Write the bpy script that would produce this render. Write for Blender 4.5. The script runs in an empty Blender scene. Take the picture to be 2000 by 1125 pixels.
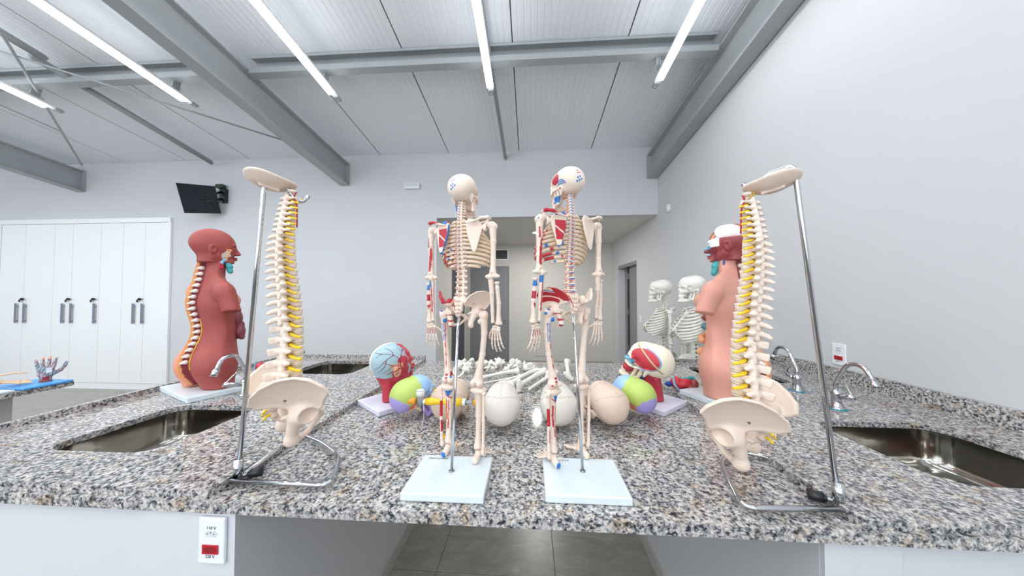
import bpy, bmesh, math, random
import numpy as np
from mathutils import Vector, Matrix
R = math.radians; PI = math.pi
random.seed(7)
S = bpy.context.scene; COL = S.collection
# ---------------------------------------------------------------- camera
F = 570.0; CAMZ = 1.4; YAW = R(3.5); PIT = R(1.46)
cd = bpy.data.cameras.new('camera'); cam = bpy.data.objects.new('camera', cd); COL.objects.link(cam)
cd.sensor_fit = 'HORIZONTAL'; cd.sensor_width = 36; cd.lens = F / 2000 * 36; cd.clip_start = .05; cd.clip_end = 100
cam.location = (0, 0, CAMZ); cam.rotation_euler = (PI / 2 + PIT, 0, YAW); S.camera = cam
# ---------------------------------------------------------------- world, lights, exposure
W = bpy.data.worlds.new('world'); S.world = W; W.use_nodes = True
W.node_tree.nodes['Background'].inputs[0].default_value = (.86, .92, 1, 1)
W.node_tree.nodes['Background'].inputs[1].default_value = 2.5
S.view_settings.view_transform = 'Standard'; S.view_settings.look = 'None'; S.view_settings.gamma = 1
S.view_settings.use_curve_mapping = False; S.view_settings.exposure = 0.38
try:
    S.cycles.max_bounces = 8; S.cycles.diffuse_bounces = 5; S.cycles.caustics_reflective = False; S.cycles.caustics_refractive = False
except Exception: pass
LAMP_W = 12.0; UP_W = .8; LAMP_COL = (.90, .95, 1.0)
ZW = 3.43; SLOPE = .128; YW = 4.05
def ceil_z(y): return ZW + SLOPE * (YW - y)
ROOF = math.atan(SLOPE)
TUBES = []
for fx in (1.15, -.36, -1.87, -3.38, -4.89, -6.6):
    for y1 in (2.66, -.45):
        TUBES.append((fx, y1 - 2.45, y1))
for fx in (-8.2, -9.7): TUBES.append((fx, .2, 2.66))
for fx, y0, y1 in TUBES:
    ld = bpy.data.lights.new('tube_light', 'AREA'); ld.shape = 'RECTANGLE'; ld.size = .06; ld.size_y = y1 - y0 - .15
    ld.energy = LAMP_W * (.5 if fx > 1 else 1); ld.color = LAMP_COL; ld.spread = R(175)
    lo = bpy.data.objects.new('tube_light', ld); COL.objects.link(lo)
    ym = (y0 + y1) / 2 - .08
    lo.location = (fx, ym, ceil_z(ym) - .345); lo.rotation_euler = (-ROOF, 0, 0)
for fx, y0, y1 in TUBES:      # extra fill lamps added above the tubes to brighten the ceiling
    ld = bpy.data.lights.new('ceiling_fill', 'AREA'); ld.shape = 'RECTANGLE'; ld.size = .08; ld.size_y = y1 - y0 - .15
    ld.energy = UP_W; ld.color = LAMP_COL
    lo = bpy.data.objects.new('ceiling_fill', ld); COL.objects.link(lo)
    ym = (y0 + y1) / 2 - .08
    lo.location = (fx, ym, ceil_z(ym) - .25); lo.rotation_euler = (PI - ROOF, 0, 0)
# ---------------------------------------------------------------- projection helpers (turn a sighting line and a known plane into a place)
def ray(x, y):
    a = (x - 1000) / F; b = 1.; c = -(y - 562.5) / F
    b, c = b * math.cos(PIT) - c * math.sin(PIT), b * math.sin(PIT) + c * math.cos(PIT)
    return Vector((a * math.cos(YAW) - b * math.sin(YAW), a * math.sin(YAW) + b * math.cos(YAW), c))
C0 = Vector((0, 0, CAMZ))
def onz(x, y, z): r = ray(x, y); return C0 + r * ((z - CAMZ) / r.z)
def ony(x, y, Y): r = ray(x, y); return C0 + r * (Y / r.y)
def onx(x, y, X): r = ray(x, y); return C0 + r * (X / r.x)
# ---------------------------------------------------------------- materials
def srgb(h):
    if isinstance(h, str): h = tuple(int(h[i:i + 2], 16) for i in (0, 2, 4))
    return tuple(((c / 255) / 12.92 if c / 255 <= .04045 else ((c / 255 + .055) / 1.055) ** 2.4) for c in h)
MATS = {}
def mat(name, col, rough=.5, metal=0, bump=0, bscale=50, var=0, vscale=8, spec=.5, attr=False, emit=0, trans=0, coat=0, stretch=None):
    if name in MATS: return MATS[name]
    m = bpy.data.materials.new(name); m.use_nodes = True; nt = m.node_tree; N = nt.nodes; L = nt.links
    b = N['Principled BSDF']; c = srgb(col)
    b.inputs['Base Color'].default_value = (*c, 1); b.inputs['Roughness'].default_value = rough; b.inputs['Metallic'].default_value = metal
    b.inputs['Specular IOR Level'].default_value = spec
    if coat: b.inputs['Coat Weight'].default_value = coat; b.inputs['Coat Roughness'].default_value = .1
    if trans: b.inputs['Transmission Weight'].default_value = trans
    if emit: b.inputs['Emission Color'].default_value = (*c, 1); b.inputs['Emission Strength'].default_value = emit
    tc = N.new('ShaderNodeTexCoord'); src = tc.outputs['Object']
    if stretch:
        mp = N.new('ShaderNodeMapping'); mp.inputs['Scale'].default_value = stretch; L.new(src, mp.inputs[0]); src = mp.outputs[0]
    out = None
    if attr:
        at = N.new('ShaderNodeAttribute'); at.attribute_name = 'paint'; out = at.outputs['Color']
    if var:
        nz = N.new('ShaderNodeTexNoise'); nz.inputs['Scale'].default_value = vscale; nz.inputs['Detail'].default_value = 4; L.new(src, nz.inputs['Vector'])
        mr = N.new('ShaderNodeMapRange'); mr.inputs[1].default_value = .3; mr.inputs[2].default_value = .7; mr.inputs[3].default_value = 1 - var; mr.inputs[4].default_value = 1 + var
        L.new(nz.outputs[0], mr.inputs[0])
        mx = N.new('ShaderNodeMix'); mx.data_type = 'RGBA'; mx.blend_type = 'MULTIPLY'; mx.inputs[0].default_value = 1
        if out: L.new(out, mx.inputs[6])
        else: mx.inputs[6].default_value = (*c, 1)
        L.new(mr.outputs[0], mx.inputs[7]); out = mx.outputs[2]
    if out: L.new(out, b.inputs['Base Color'])
    if bump:
        n2 = N.new('ShaderNodeTexNoise'); n2.inputs['Scale'].default_value = bscale; n2.inputs['Detail'].default_value = 3; L.new(src, n2.inputs['Vector'])
        bp = N.new('ShaderNodeBump'); bp.inputs['Strength'].default_value = bump; bp.inputs['Distance'].default_value = .002; L.new(n2.outputs[0], bp.inputs['Height'])
        L.new(bp.outputs[0], b.inputs['Normal'])
    MATS[name] = m; return m
def granite():
    m = bpy.data.materials.new('granite'); m.use_nodes = True; nt = m.node_tree; N = nt.nodes; L = nt.links
    b = N['Principled BSDF']; b.inputs['Roughness'].default_value = .055; b.inputs['Specular IOR Level'].default_value = .5
    g = N.new('ShaderNodeNewGeometry')
    wz = N.new('ShaderNodeTexNoise'); wz.inputs['Scale'].default_value = 90; wz.inputs['Detail'].default_value = 2; L.new(g.outputs['Position'], wz.inputs['Vector'])
    va = N.new('ShaderNodeVectorMath'); va.operation = 'MULTIPLY_ADD'; va.inputs[1].default_value = (.009,) * 3
    L.new(wz.outputs['Color'], va.inputs[0]); L.new(g.outputs['Position'], va.inputs[2])
    vo = N.new('ShaderNodeTexVoronoi'); vo.inputs['Scale'].default_value = 215; L.new(va.outputs[0], vo.inputs['Vector'])
    sp = N.new('ShaderNodeSeparateColor'); L.new(vo.outputs['Color'], sp.inputs[0])
    nz = N.new('ShaderNodeTexNoise'); nz.inputs['Scale'].default_value = 105; nz.inputs['Detail'].default_value = 3; L.new(g.outputs['Position'], nz.inputs['Vector'])
    ad = N.new('ShaderNodeMath'); ad.operation = 'MULTIPLY_ADD'; ad.inputs[1].default_value = .42; L.new(sp.outputs[0], ad.inputs[0])
    mr = N.new('ShaderNodeMapRange'); mr.inputs[1].default_value = .3; mr.inputs[2].default_value = .7; mr.inputs[3].default_value = 0; mr.inputs[4].default_value = .58
    L.new(nz.outputs[0], mr.inputs[0]); L.new(mr.outputs[0], ad.inputs[2])
    cr = N.new('ShaderNodeValToRGB'); cr.color_ramp.interpolation = 'CONSTANT'; e = cr.color_ramp.elements
    e[0].position = 0; e[0].color = (*srgb('32353d'), 1); e[1].position = .25; e[1].color = (*srgb('62656c'), 1)
    for p, c in ((.38, '8d8c8c'), (.50, 'aba7a3'), (.64, 'c6c1ba'), (.80, 'dad5ce')):
        k = e.new(p); k.color = (*srgb(c), 1)
    L.new(ad.outputs[0], cr.inputs[0])
    n3 = N.new('ShaderNodeTexNoise'); n3.inputs['Scale'].default_value = 22; L.new(g.outputs['Position'], n3.inputs['Vector'])
    m3 = N.new('ShaderNodeMapRange'); m3.inputs[1].default_value = .55; m3.inputs[2].default_value = .7; L.new(n3.outputs[0], m3.inputs[0])
    mx = N.new('ShaderNodeMix'); mx.data_type = 'RGBA'; mx.blend_type = 'MULTIPLY'; L.new(m3.outputs[0], mx.inputs[0]); L.new(cr.outputs[0], mx.inputs[6]); mx.inputs[7].default_value = (*srgb('f3e2cf'), 1)
    L.new(mx.outputs[2], b.inputs['Base Color'])
    return m
GRAN = granite()
def floor_mat():
    m = bpy.data.materials.new('floor_tile'); m.use_nodes = True; nt = m.node_tree; N = nt.nodes; L = nt.links
    b = N['Principled BSDF']; b.inputs['Roughness'].default_value = .3
    g = N.new('ShaderNodeNewGeometry')
    nz = N.new('ShaderNodeTexNoise'); nz.inputs['Scale'].default_value = 6; nz.inputs['Detail'].default_value = 8; nz.inputs['Roughness'].default_value = .7; nz.inputs['Distortion'].default_value = 1
    mp = N.new('ShaderNodeMapping'); mp.inputs['Scale'].default_value = (1, 2.5, 1); L.new(g.outputs['Position'], mp.inputs[0]); L.new(mp.outputs[0], nz.inputs['Vector'])
    cr = N.new('ShaderNodeValToRGB'); e = cr.color_ramp.elements
    e[0].position = .3; e[0].color = (*srgb('8c877f'), 1); e[1].position = .8; e[1].color = (*srgb('bdbab2'), 1); k = e.new(.55); k.color = (*srgb('9c978e'), 1)
    L.new(nz.outputs[0], cr.inputs[0]); L.new(cr.outputs[0], b.inputs['Base Color']); return m
M_FLOOR = floor_mat()
M_WALL = mat('wall_paint', 'cdced0', .75, bump=.08, bscale=120, var=.015, vscale=1.5)
M_WALLG = mat('recess_paint', 'cdcac5', .75, bump=.05, bscale=120)
M_SUPW = mat('support_paint', 'cfd1d4', .6, bump=.08, bscale=100)
M_SUPD = mat('support_side_paint', 'cfd0d1', .6, bump=.08, bscale=100)
M_CEIL = mat('roof_sheet', 'e6eaee', .45, var=.03, vscale=.7)
M_STEEL = mat('painted_steel', 'a4a9ab', .5, var=.03, vscale=3)
M_DOOR = mat('grey_door', '85878a', .5)
M_DARK = mat('dark_gap', '3c3d3f', .6)
M_WHITE = mat('white_laminate', 'eef0f0', .35)
M_PLAST = mat('white_plastic', 'eaecee', .35)
M_BOARD = mat('base_board', 'd6e0e5', .3)
M_BOARDL = mat('base_board_lilac', 'dadaea', .35)
M_CHROME = mat('chrome', 'c9ccd0', .09, metal=1)
M_CHROME2 = mat('satin_chrome', '9fa1a5', .25, metal=1)
M_SINK = mat('stainless_sink', 'a9a69e', .13, metal=1, bump=.7, bscale=9)
M_BLACK = mat('black_plastic', '1c1e22', .35)
M_SCREEN = mat('screen_glass', '20242c', .15)
M_TUBE = mat('lamp_diffuser', 'ffffff', .5, emit=9)
M_BONE = mat('bone_resin', 'ead9c7', .42, attr=True, bump=.15, bscale=160)
M_BONEP = mat('bone_plain', 'e9dac9', .42, bump=.15, bscale=160, var=.04, vscale=20)
M_BONEW = mat('bone_white', 'ebe7de', .45, bump=.2, bscale=160, var=.03, vscale=20)
M_BONEG = mat('bone_aged_white', 'e8e6dc', .5, var=.04, vscale=20)
M_PAINT = mat('painted_model', 'ffffff', .4, attr=True)
M_PAINTS = mat('painted_matte_model', 'ffffff', .62, attr=True, bump=.2, bscale=90)
M_NERVE = mat('yellow_nerve', 'f0c81e', .4)
M_DISC = mat('disc_cartilage', 'dccfb4', .4)
M_RED = mat('red_paint', 'b3202f', .4)
M_BLUE = mat('blue_paint', '1f6fb8', .4)
# ---------------------------------------------------------------- object helpers
def link(o, parent=None):
    COL.objects.link(o)
    if parent is not None: o.parent = parent
    return o
def tag(o, label=None, cat=None, group=None, kind=None):
    if label: o['label'] = label
    if cat: o['category'] = cat
    if group: o['group'] = group
    if kind: o['kind'] = kind
    return o
def empty(name, loc=(0, 0, 0), rz=0, label=None, cat=None, group=None):
    o = bpy.data.objects.new(name, None); o.empty_display_size = .05; COL.objects.link(o)
    o.location = loc; o.rotation_euler = (0, 0, rz); return tag(o, label, cat, group)
def mobj(name, me, m=None, parent=None, smooth=False):
    if m is not None:
        me.materials.clear()
        for q in (m if isinstance(m, (list, tuple)) else [m]): me.materials.append(q)
    if smooth: me.polygons.foreach_set('use_smooth', [True] * len(me.polygons))
    return link(bpy.data.objects.new(name, me), parent)
def copy_tree(o, parent=None, override=None):
    c = o.copy(); COL.objects.link(c)
    if parent is not None: c.parent = parent
    if override and c.type == 'MESH':
        for s in c.material_slots:
            if s.material in override: mm = override[s.material]; s.link = 'OBJECT'; s.material = mm
    for ch in list(o.children): copy_tree(ch, c, override)
    return c
class MB:
    """collects shapes into one mesh"""
    def __init__(s): s.v = []; s.f = []; s.mi = []; s.cur = 0; s.sm = []
    def add(s, vs, fs, sm=False):
        o = len(s.v); s.v += [tuple(v) for v in vs]; s.f += [tuple(i + o for i in f) for f in fs]; s.mi += [s.cur] * len(fs); s.sm += [sm] * len(fs); return s
    def box(s, lo, hi, M=None, bev=0):
        x0, y0, z0 = lo; x1, y1, z1 = hi
        if bev:
            bm = bmesh.new(); bmesh.ops.create_cube(bm, size=1)
            for v in bm.verts: v.co = Vector(((x0 + x1) / 2 + v.co.x * (x1 - x0), (y0 + y1) / 2 + v.co.y * (y1 - y0), (z0 + z1) / 2 + v.co.z * (z1 - z0)))
            bmesh.ops.bevel(bm, geom=bm.edges[:], offset=bev, segments=2, affect='EDGES', profile=.5)
            bm.verts.index_update(); vs = [v.co.copy() for v in bm.verts]; fs = [[v.index for v in f.verts] for f in bm.faces]; bm.free()
            if M: vs = [M @ v for v in vs]
            return s.add(vs, fs)
        vs = [Vector(p) for p in ((x0, y0, z0), (x1, y0, z0), (x1, y1, z0), (x0, y1, z0), (x0, y0, z1), (x1, y0, z1), (x1, y1, z1), (x0, y1, z1))]
        if M: vs = [M @ v for v in vs]
        return s.add(vs, [(3, 2, 1, 0), (4, 5, 6, 7), (0, 1, 5, 4), (1, 2, 6, 5), (2, 3, 7, 6), (3, 0, 4, 7)])
    def tube(s, pts, r, n=12, rs=None, closed=False, cap=True, ell=None, up=None):
        P = [Vector(p) for p in pts]; k = len(P); rings = []
        prev = None
        for i in range(k):
            if closed: t = (P[(i + 1) % k] - P[i - 1]).normalized()
            else: t = (P[min(i + 1, k - 1)] - P[max(i - 1, 0)]).normalized()
            if prev is None:
                a = Vector(up) if up else (Vector((0, 0, 1)) if abs(t.z) < .9 else Vector((1, 0, 0)))
            else: a = prev
            if up: a = Vector(up)
            a = (a - t * a.dot(t)).normalized(); prev = a; b = t.cross(a)
            rr = rs[i] if rs else r; e = ell or (1, 1)
            rings.append([P[i] + a * math.cos(2 * PI * j / n) * rr * e[0] + b * math.sin(2 * PI * j / n) * rr * e[1] for j in range(n)])
        vs = [v for q in rings for v in q]; fs = []
        for i in range(k if closed else k - 1):
            for j in range(n):
                a0 = i * n + j; a1 = i * n + (j + 1) % n; b0 = ((i + 1) % k) * n + j; b1 = ((i + 1) % k) * n + (j + 1) % n
                fs.append((a0, a1, b1, b0))
        if cap and not closed:
            fs.append(tuple(range(n - 1, -1, -1))); fs.append(tuple((k - 1) * n + j for j in range(n)))
        return s.add(vs, fs, True)
    def lathe(s, prof, c=(0, 0, 0), n=24, M=None):
        vs = []; fs = []; c = Vector(c)
        for r, z in prof:
            for j in range(n): vs.append(Vector((c.x + r * math.cos(2 * PI * j / n), c.y + r * math.sin(2 * PI * j / n), c.z + z)))
        for i in range(len(prof) - 1):
            for j in range(n):
                fs.append((i * n + j, i * n + (j + 1) % n, (i + 1) * n + (j + 1) % n, (i + 1) * n + j))
        fs.append(tuple(range(n - 1, -1, -1))); fs.append(tuple((len(prof) - 1) * n + j for j in range(n)))
        if M: vs = [M @ v for v in vs]
        return s.add(vs, fs, True)
    def prism(s, poly, z0, z1, M=None):
        n = len(poly); vs = [Vector((*p, z0)) for p in poly] + [Vector((*p, z1)) for p in poly]
        if M: vs = [M @ v for v in vs]
        return s.add(vs, [tuple(range(n - 1, -1, -1)), tuple(range(n, 2 * n))] + [(i, (i + 1) % n, (i + 1) % n + n, i + n) for i in range(n)])
    def mesh(s, name='m'):
        me = bpy.data.meshes.new(name); me.from_pydata(s.v, [], s.f); me.update()
        me.polygons.foreach_set('material_index', s.mi); me.polygons.foreach_set('use_smooth', s.sm)
        return me
    def build(s, name, m, parent=None):
        return mobj(name, s.mesh(name), m, parent)
def smooth_pts(pts, n=6, closed=False):
    P = [Vector(p) for p in pts]; out = []; k = len(P)
    for i in range(k if closed else k - 1):
        p0 = P[i - 1] if (closed or i > 0) else P[0]; p1 = P[i]; p2 = P[(i + 1) % k]; p3 = P[(i + 2) % k] if (closed or i + 2 < k) else P[-1]
        for j in range(n):
            t = j / n; out.append(.5 * ((2 * p1) + (p2 - p0) * t + (2 * p0 - 5 * p1 + 4 * p2 - p3) * t * t + (3 * p1 - p0 - 3 * p2 + p3) * t ** 3))
    if not closed: out.append(P[-1])
    return out
def fillet(pts, r, n=5):
    P = [Vector(p) for p in pts]; out = [P[0]]
    for i in range(1, len(P) - 1):
        a = (P[i - 1] - P[i]); b = (P[i + 1] - P[i]); rr = min(r, a.length * .49, b.length * .49); A = P[i] + a.normalized() * rr; B = P[i] + b.normalized() * rr
        for j in range(n + 1):
            t = j / n; out.append(A * (1 - t) ** 2 + P[i] * 2 * t * (1 - t) + B * t * t)
    out.append(P[-1]); return out
def text(body, size, M, m, name, parent=None, depth=.0004):
    cu = bpy.data.curves.new(name, 'FONT'); cu.body = body; cu.size = size; cu.extrude = depth; cu.align_x = 'CENTER'; cu.align_y = 'CENTER'
    tmp = bpy.data.objects.new('tmp', cu); COL.objects.link(tmp)
    bpy.context.view_layer.update()
    me = bpy.data.meshes.new_from_object(tmp.evaluated_get(bpy.context.evaluated_depsgraph_get())); bpy.data.objects.remove(tmp)
    me.transform(M); return mobj(name, me, m, parent)
# ================================================================ THE ROOM
XL, XR, YB, YF = -10.6, 1.74, 4.05, -3.2
def struct(name, mb, m, label=None):
    o = mb.build(name, m); o['kind'] = 'structure'
    if label: o['label'] = label
    return o
fl = MB(); fl.box((XL - .1, YF - .1, -.05), (XR + .3, 6.5, -.004)); FLOOR = struct('floor', fl, mat('grout', '5d5853', .8))
tb = MB(); tb.box((-.2985, -.2985, -.006), (.2985, .2985, 0)); tme = tb.mesh('tile'); tme.materials.append(M_FLOOR)
for i in range(-14, 4):
    for j in range(0, 11):
        x = .125 + .6 * i + .3; y = .29 + .6 * j + .3
        if x > XR + .2 or y > 6.5 or (y > 4.2 and x < -1.5): continue
        o = link(bpy.data.objects.new('tile', tme), FLOOR); o.location = (x, y, 0)
# walls
H = 4.45
w = MB(); w.box((XL, YB, 0), (-1.32, YB + .15, ZW + .04)); w.box((-1.32, YB, 2.5), (XR, YB + .15, ZW + .04)); struct('wall_back', w, M_WALL)
w = MB(); w.box((-1.47, YB + .15, 0), (-1.32, 4.87, 2.52)); w.box((-1.47, 4.87, 2.05), (-1.32, 5.85, 2.52)); w.box((-1.47, 5.85, 0), (-1.32, 6.45, 2.52)); struct('wall_recess_left', w, M_WALLG)
w = MB(); w.box((-1.47, 6.3, 0), (-1.30, 6.45, 2.52)); w.box((-1.30, 6.3, 2.03), (-.45, 6.45, 2.52)); w.box((-.45, 6.3, 0), (XR + .15, 6.45, 2.52)); struct('wall_recess_back', w, M_WALLG)
w = MB(); w.box((-1.47, YB + .15, 2.5), (XR + .15, 6.45, 2.6)); struct('ceiling_recess', w, mat('soffit', 'd9d8d3', .8))
DY0, DY1, DZ = 4.87, 5.87, 1.975
def wall_poly(x0, x1, pts, name, m):
    w = MB(); n = len(pts)
    w.add([(x0, p[0], p[1]) for p in pts] + [(x1, p[0], p[1]) for p in pts], [tuple(range(n - 1, -1, -1)), tuple(range(n, 2 * n))] + [(i, (i + 1) % n, (i + 1) % n + n, i + n) for i in range(n)])
    return struct(name, w, m)
wall_poly(XR, XR + .15, [(YF, 0), (DY0, 0), (DY0, DZ), (DY1, DZ), (DY1, 0), (6.45, 0), (6.45, 2.6), (4.2, 2.6), (4.2, ceil_z(4.2)), (YF, ceil_z(YF) + .05)], 'wall_right', M_WALL)
wall_poly(XL - .15, XL, [(YF, 0), (4.2, 0), (4.2, ceil_z(4.2)), (YF, ceil_z(YF) + .05)], 'wall_left', M_WALL)
w = MB(); w.box((XL, YF - .15, 0), (XR, YF, .5)); w.box((XL, YF - .15, 3.9), (XR, YF, ceil_z(YF) + .05))  # unseen wall, openings added so world light reaches ceiling and back wall
for k in range(5): x = XL + (XR - XL) * k / 4; w.box((max(XL, x - .15), YF - .15, .5), (min(XR, x + .15), YF, 3.9))
struct('wall_front', w, M_WALL)
for k in range(4):  # frames of the made-up windows behind the camera
    x0 = XL + (XR - XL) * k / 4 + .15; x1 = XL + (XR - XL) * (k + 1) / 4 - .15; w = MB()
    for a_, b_ in (((x0, .501), (x1, .55)), ((x0, 3.85), (x1, 3.899)), ((x0, .55), (x0 + .05, 3.85)), ((x1 - .05, .55), (x1, 3.85)), (((x0 + x1) / 2 - .025, .55), ((x0 + x1) / 2 + .025, 3.85))): w.box((a_[0], YF - .10, a_[1]), (b_[0], YF - .05, b_[1]))
    o = struct('added_window_%d' % (k + 1), w, M_WHITE)
# roof of insulated sheets, each a metre wide with fine ribs
ce = MB()
def roof_quad(mb, x0, x1, off0, off1, y0=YF - .1, y1=YB + .16):
    vs = []
    for off in (off0, off1):
        vs += [(x0, y0, ceil_z(y0) + off), (x1, y0, ceil_z(y0) + off), (x1, y1, ceil_z(y1) + off), (x0, y1, ceil_z(y1) + off)]
    mb.add(vs, [(3, 2, 1, 0), (4, 5, 6, 7), (0, 1, 5, 4), (1, 2, 6, 5), (2, 3, 7, 6), (3, 0, 4, 7)])
roof_quad(ce, XL - .1, XR + .1, .03, .08); CEIL = struct('ceiling', ce, M_STEEL)
pn = MB(); nr = 18; wd = .99 / nr
for k in range(nr):
    x0 = -.495 + k * wd; prof = [(x0, 0), (x0 + wd * .80, 0), (x0 + wd * .86, .0028), (x0 + wd * .94, .0028), (x0 + wd, 0)]
    for (xa, za), (xb, zb) in zip(prof, prof[1:]):
        ya, yb = YF - .05, YB + .05
        pn.add([(xa, ya, ceil_z(ya) + za), (xb, ya, ceil_z(ya) + zb), (xb, yb, ceil_z(yb) + zb), (xa, yb, ceil_z(yb) + za)], [(3, 2, 1, 0)])
for xa, xb in ((-.4951, -.495), (.495, .4951)):
    pn.add([(xa, YF, ceil_z(YF)), (xb, YF, ceil_z(YF) + .03), (xb, YB, ceil_z(YB) + .03), (xa, YB, ceil_z(YB))], [(3, 2, 1, 0), (0, 1, 2, 3)])
pme = pn.mesh('panel'); pme.materials.append(M_CEIL)
for k in range(13):
    o = link(bpy.data.objects.new('roof_panel', pme), CEIL); o.location = (1.35 - k, 0, 0)
# steel frame: rafters along the roof fall, purlins across
def rafter(xc, name='steel_rafter', label='', half=False, y0=YF + .02, y1=YB - .01):
    e = empty(name, (xc, 0, 0), 0, label, 'beam', 'steel roof rafters')
    def seg(nm, xa, xb, za, zb):
        m_ = MB(); vs = []
        for off in (za, zb): vs += [(xa, y0, ceil_z(y0) + off), (xb, y0, ceil_z(y0) + off), (xb, y1, ceil_z(y1) + off), (xa, y1, ceil_z(y1) + off)]
        m_.add(vs, [(3, 2, 1, 0), (4, 5, 6, 7), (0, 1, 5, 4), (1, 2, 6, 5), (2, 3, 7, 6), (3, 0, 4, 7)]); m_.build(nm, M_STEEL, e)
    seg('bottom_flange', -.065, .065, -.44, -.428); seg('web', -.004, .004, -.4278, -.1322); seg('top_flange', -.065, .065, -.132, -.12)
    m_ = MB(); m_.box((-.07, y1 - .0, ceil_z(y1) - .44), (.07, y1 + .008, ceil_z(y1) - .12)); m_.build('end_plate', M_STEEL, e)
    return e
rafter(-2.68, label='grey steel I-beam rafter sloping down to back wall between third and fourth lights')
rafter(-6.9, label='grey steel I-beam rafter at far left, above the white cabinets')
rafter(XR - .075, label='grey steel I-beam rafter lying along the tall right wall')
def purlin(y, x0, x1, label, dz=0):
    z1 = ceil_z(y) - .002; prof = [(-.035, 0), (.035, 0), (.035, -.004), (-.031, -.004), (-.031, -.115), (.031, -.115), (.031, -.1), (.035, -.1), (.035, -.119), (-.035, -.119)]
    prof = [(.03, 0), (.03, -.159), (-.05, -.159), (-.05, -.108), (-.046, -.108), (-.046, -.155), (.026, -.155), (.026, -.004), (-.046, -.004), (-.046, -.024), (-.05, -.024), (-.05, 0)]
    m_ = MB(); n = len(prof)
    m_.add([(x0, y + p[0], z1 + p[1]) for p in prof] + [(x1, y + p[0], z1 + p[1]) for p in prof], [tuple(range(n)), tuple(range(2 * n - 1, n - 1, -1))] + [(i, i + n, (i + 1) % n + n, (i + 1) % n) for i in range(n)])
    o = m_.build('cross_purlin', M_STEEL); return tag(o, label, 'beam', 'cross purlins')
purlin(2.55, -2.6, XR - .15, 'grey steel purlin crossing under the ribbed roof above the two skeletons')
purlin(2.55, -6.83, -2.75, 'grey steel purlin left of the long sloping rafter, behind leftmost lights')
# braces and sag bars
def bar(name, a, b, r, label, cat='rod', m=None, n=8):
    m_ = MB(); m_.tube([a, b], r, n); o = m_.build(name, m or M_STEEL); return tag(o, label, cat)
def onceil(x, y, off):
    r = ray(x, y); t = (ZW + off + SLOPE * YW - CAMZ) / (r.z + SLOPE * r.y); return C0 + r * t
def flat_bar(name, a, b, w, h, label):
    a = Vector(a); b = Vector(b); m_ = MB(); m_.tube([a, b], 1, 4, ell=(h * .7, w * .7), up=(0, 0, 1)); bm = m_
    o = bm.build(name, M_STEEL); return tag(o, label, 'strut')
s1 = onceil(986, 300, -.10); flat_bar('sag_strut', (s1.x - .04, .3, ceil_z(.3) - .10), (s1.x, YB - .01, ceil_z(YB) - .10), .03, .05, 'narrow grey steel strut running down roof behind the middle tube light')
a = onceil(60, 108, -.1); b = onceil(414, 318, -.1); flat_bar('sag_strut', a, b, .035, .05, 'thin grey steel strut descending left of the long rafter')
a = onceil(0, 100, -.2); b = onceil(585, 284, -.2); a = a + (a - b) * .25; bar('brace_rod', a, b, .009, 'long thin brace rod crossing from upper left to long rafter')
a = onceil(0, 60, -.2); b = onceil(160, 322, -.2); a = a + (a - b) * .5; bar('brace_rod', a, b, .011, 'steel brace rod running down to the end of the far left rafter')
a = onceil(0, 205, -.08); b = onceil(120, 257, -.08); a = a + (a - b) * .5; bar('brace_rod', a, b, .006, 'short thin rod under roof at far left edge')
a = onceil(0, 62, -.1); b = onceil(88, 115, -.1); a = a + (a - b) * .8; flat_bar('sag_strut', a, b, .05, .05, 'short grey steel strut meeting the purlin above the leftmost tube light')
# tube lights
names = ['rightmost tube light, over the right side of the counter', 'tube light directly above the gap between both skeletons', 'tube light hanging right of the long sloping rafter', 'long tube light hanging left of the long sloping rafter', 'leftmost visible tube light, over the hand model']
LB = MB(); LB.box((-.028, -2.45, .012), (.028, 0, .035), bev=.004); LBm = LB.mesh()
LT = MB(); LT.box((-.03, -2.40, -.018), (.03, -.05, .0115), bev=.006); LTm = LT.mesh()
LE = MB(); LE.box((-.024, .0005, .008), (.024, .06, .03), bev=.003); LE.tube([(0, .045, .0), (0, .045, .04)], .008, 8); LEm = LE.mesh()
LK = MB(); LK.box((-.03, -.14, .0355), (-.022, -.08, .22)); LK.box((-.055, -.13, .08), (-.0305, -.09, .2)); LK.tube([(-.06, -.11, .11), (-.02, -.11, .11)], .006, 6); LKm = LK.mesh()
for i, (fx, y0, y1) in enumerate(TUBES):
    e = empty('tube_light_fixture', (fx, y1, ceil_z(y1) - .30)); e.rotation_euler = (-ROOF, 0, 0)
    nm = {0: 0, 2: 1, 4: 2, 6: 3, 8: 4}.get(i)
    tag(e, ('white glowing ' + names[nm]) if nm is not None else (('white tube light behind the camera, ' if y1 < 0 else 'white tube light beyond the left picture edge, ') + ['nearest', 'second from', 'third from', 'fourth from', 'fifth from', 'sixth from', 'seventh from', 'eighth from', 'ninth from', 'tenth from'][min(9, round((1.15 - fx) / 1.51))] + ' the right wall'), 'light', 'linear tube lights')
    mobj('housing', LBm, M_PLAST, e); mobj('diffuser', LTm, M_TUBE, e); mobj('end_cap', LEm, M_STEEL, e)
    mobj('bracket', LKm, M_STEEL, e)
    m_ = MB(); m_.box((-.03, -2.3, .0355), (-.024, -2.26, .29)); m_.build('hanger', M_STEEL, e)
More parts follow.
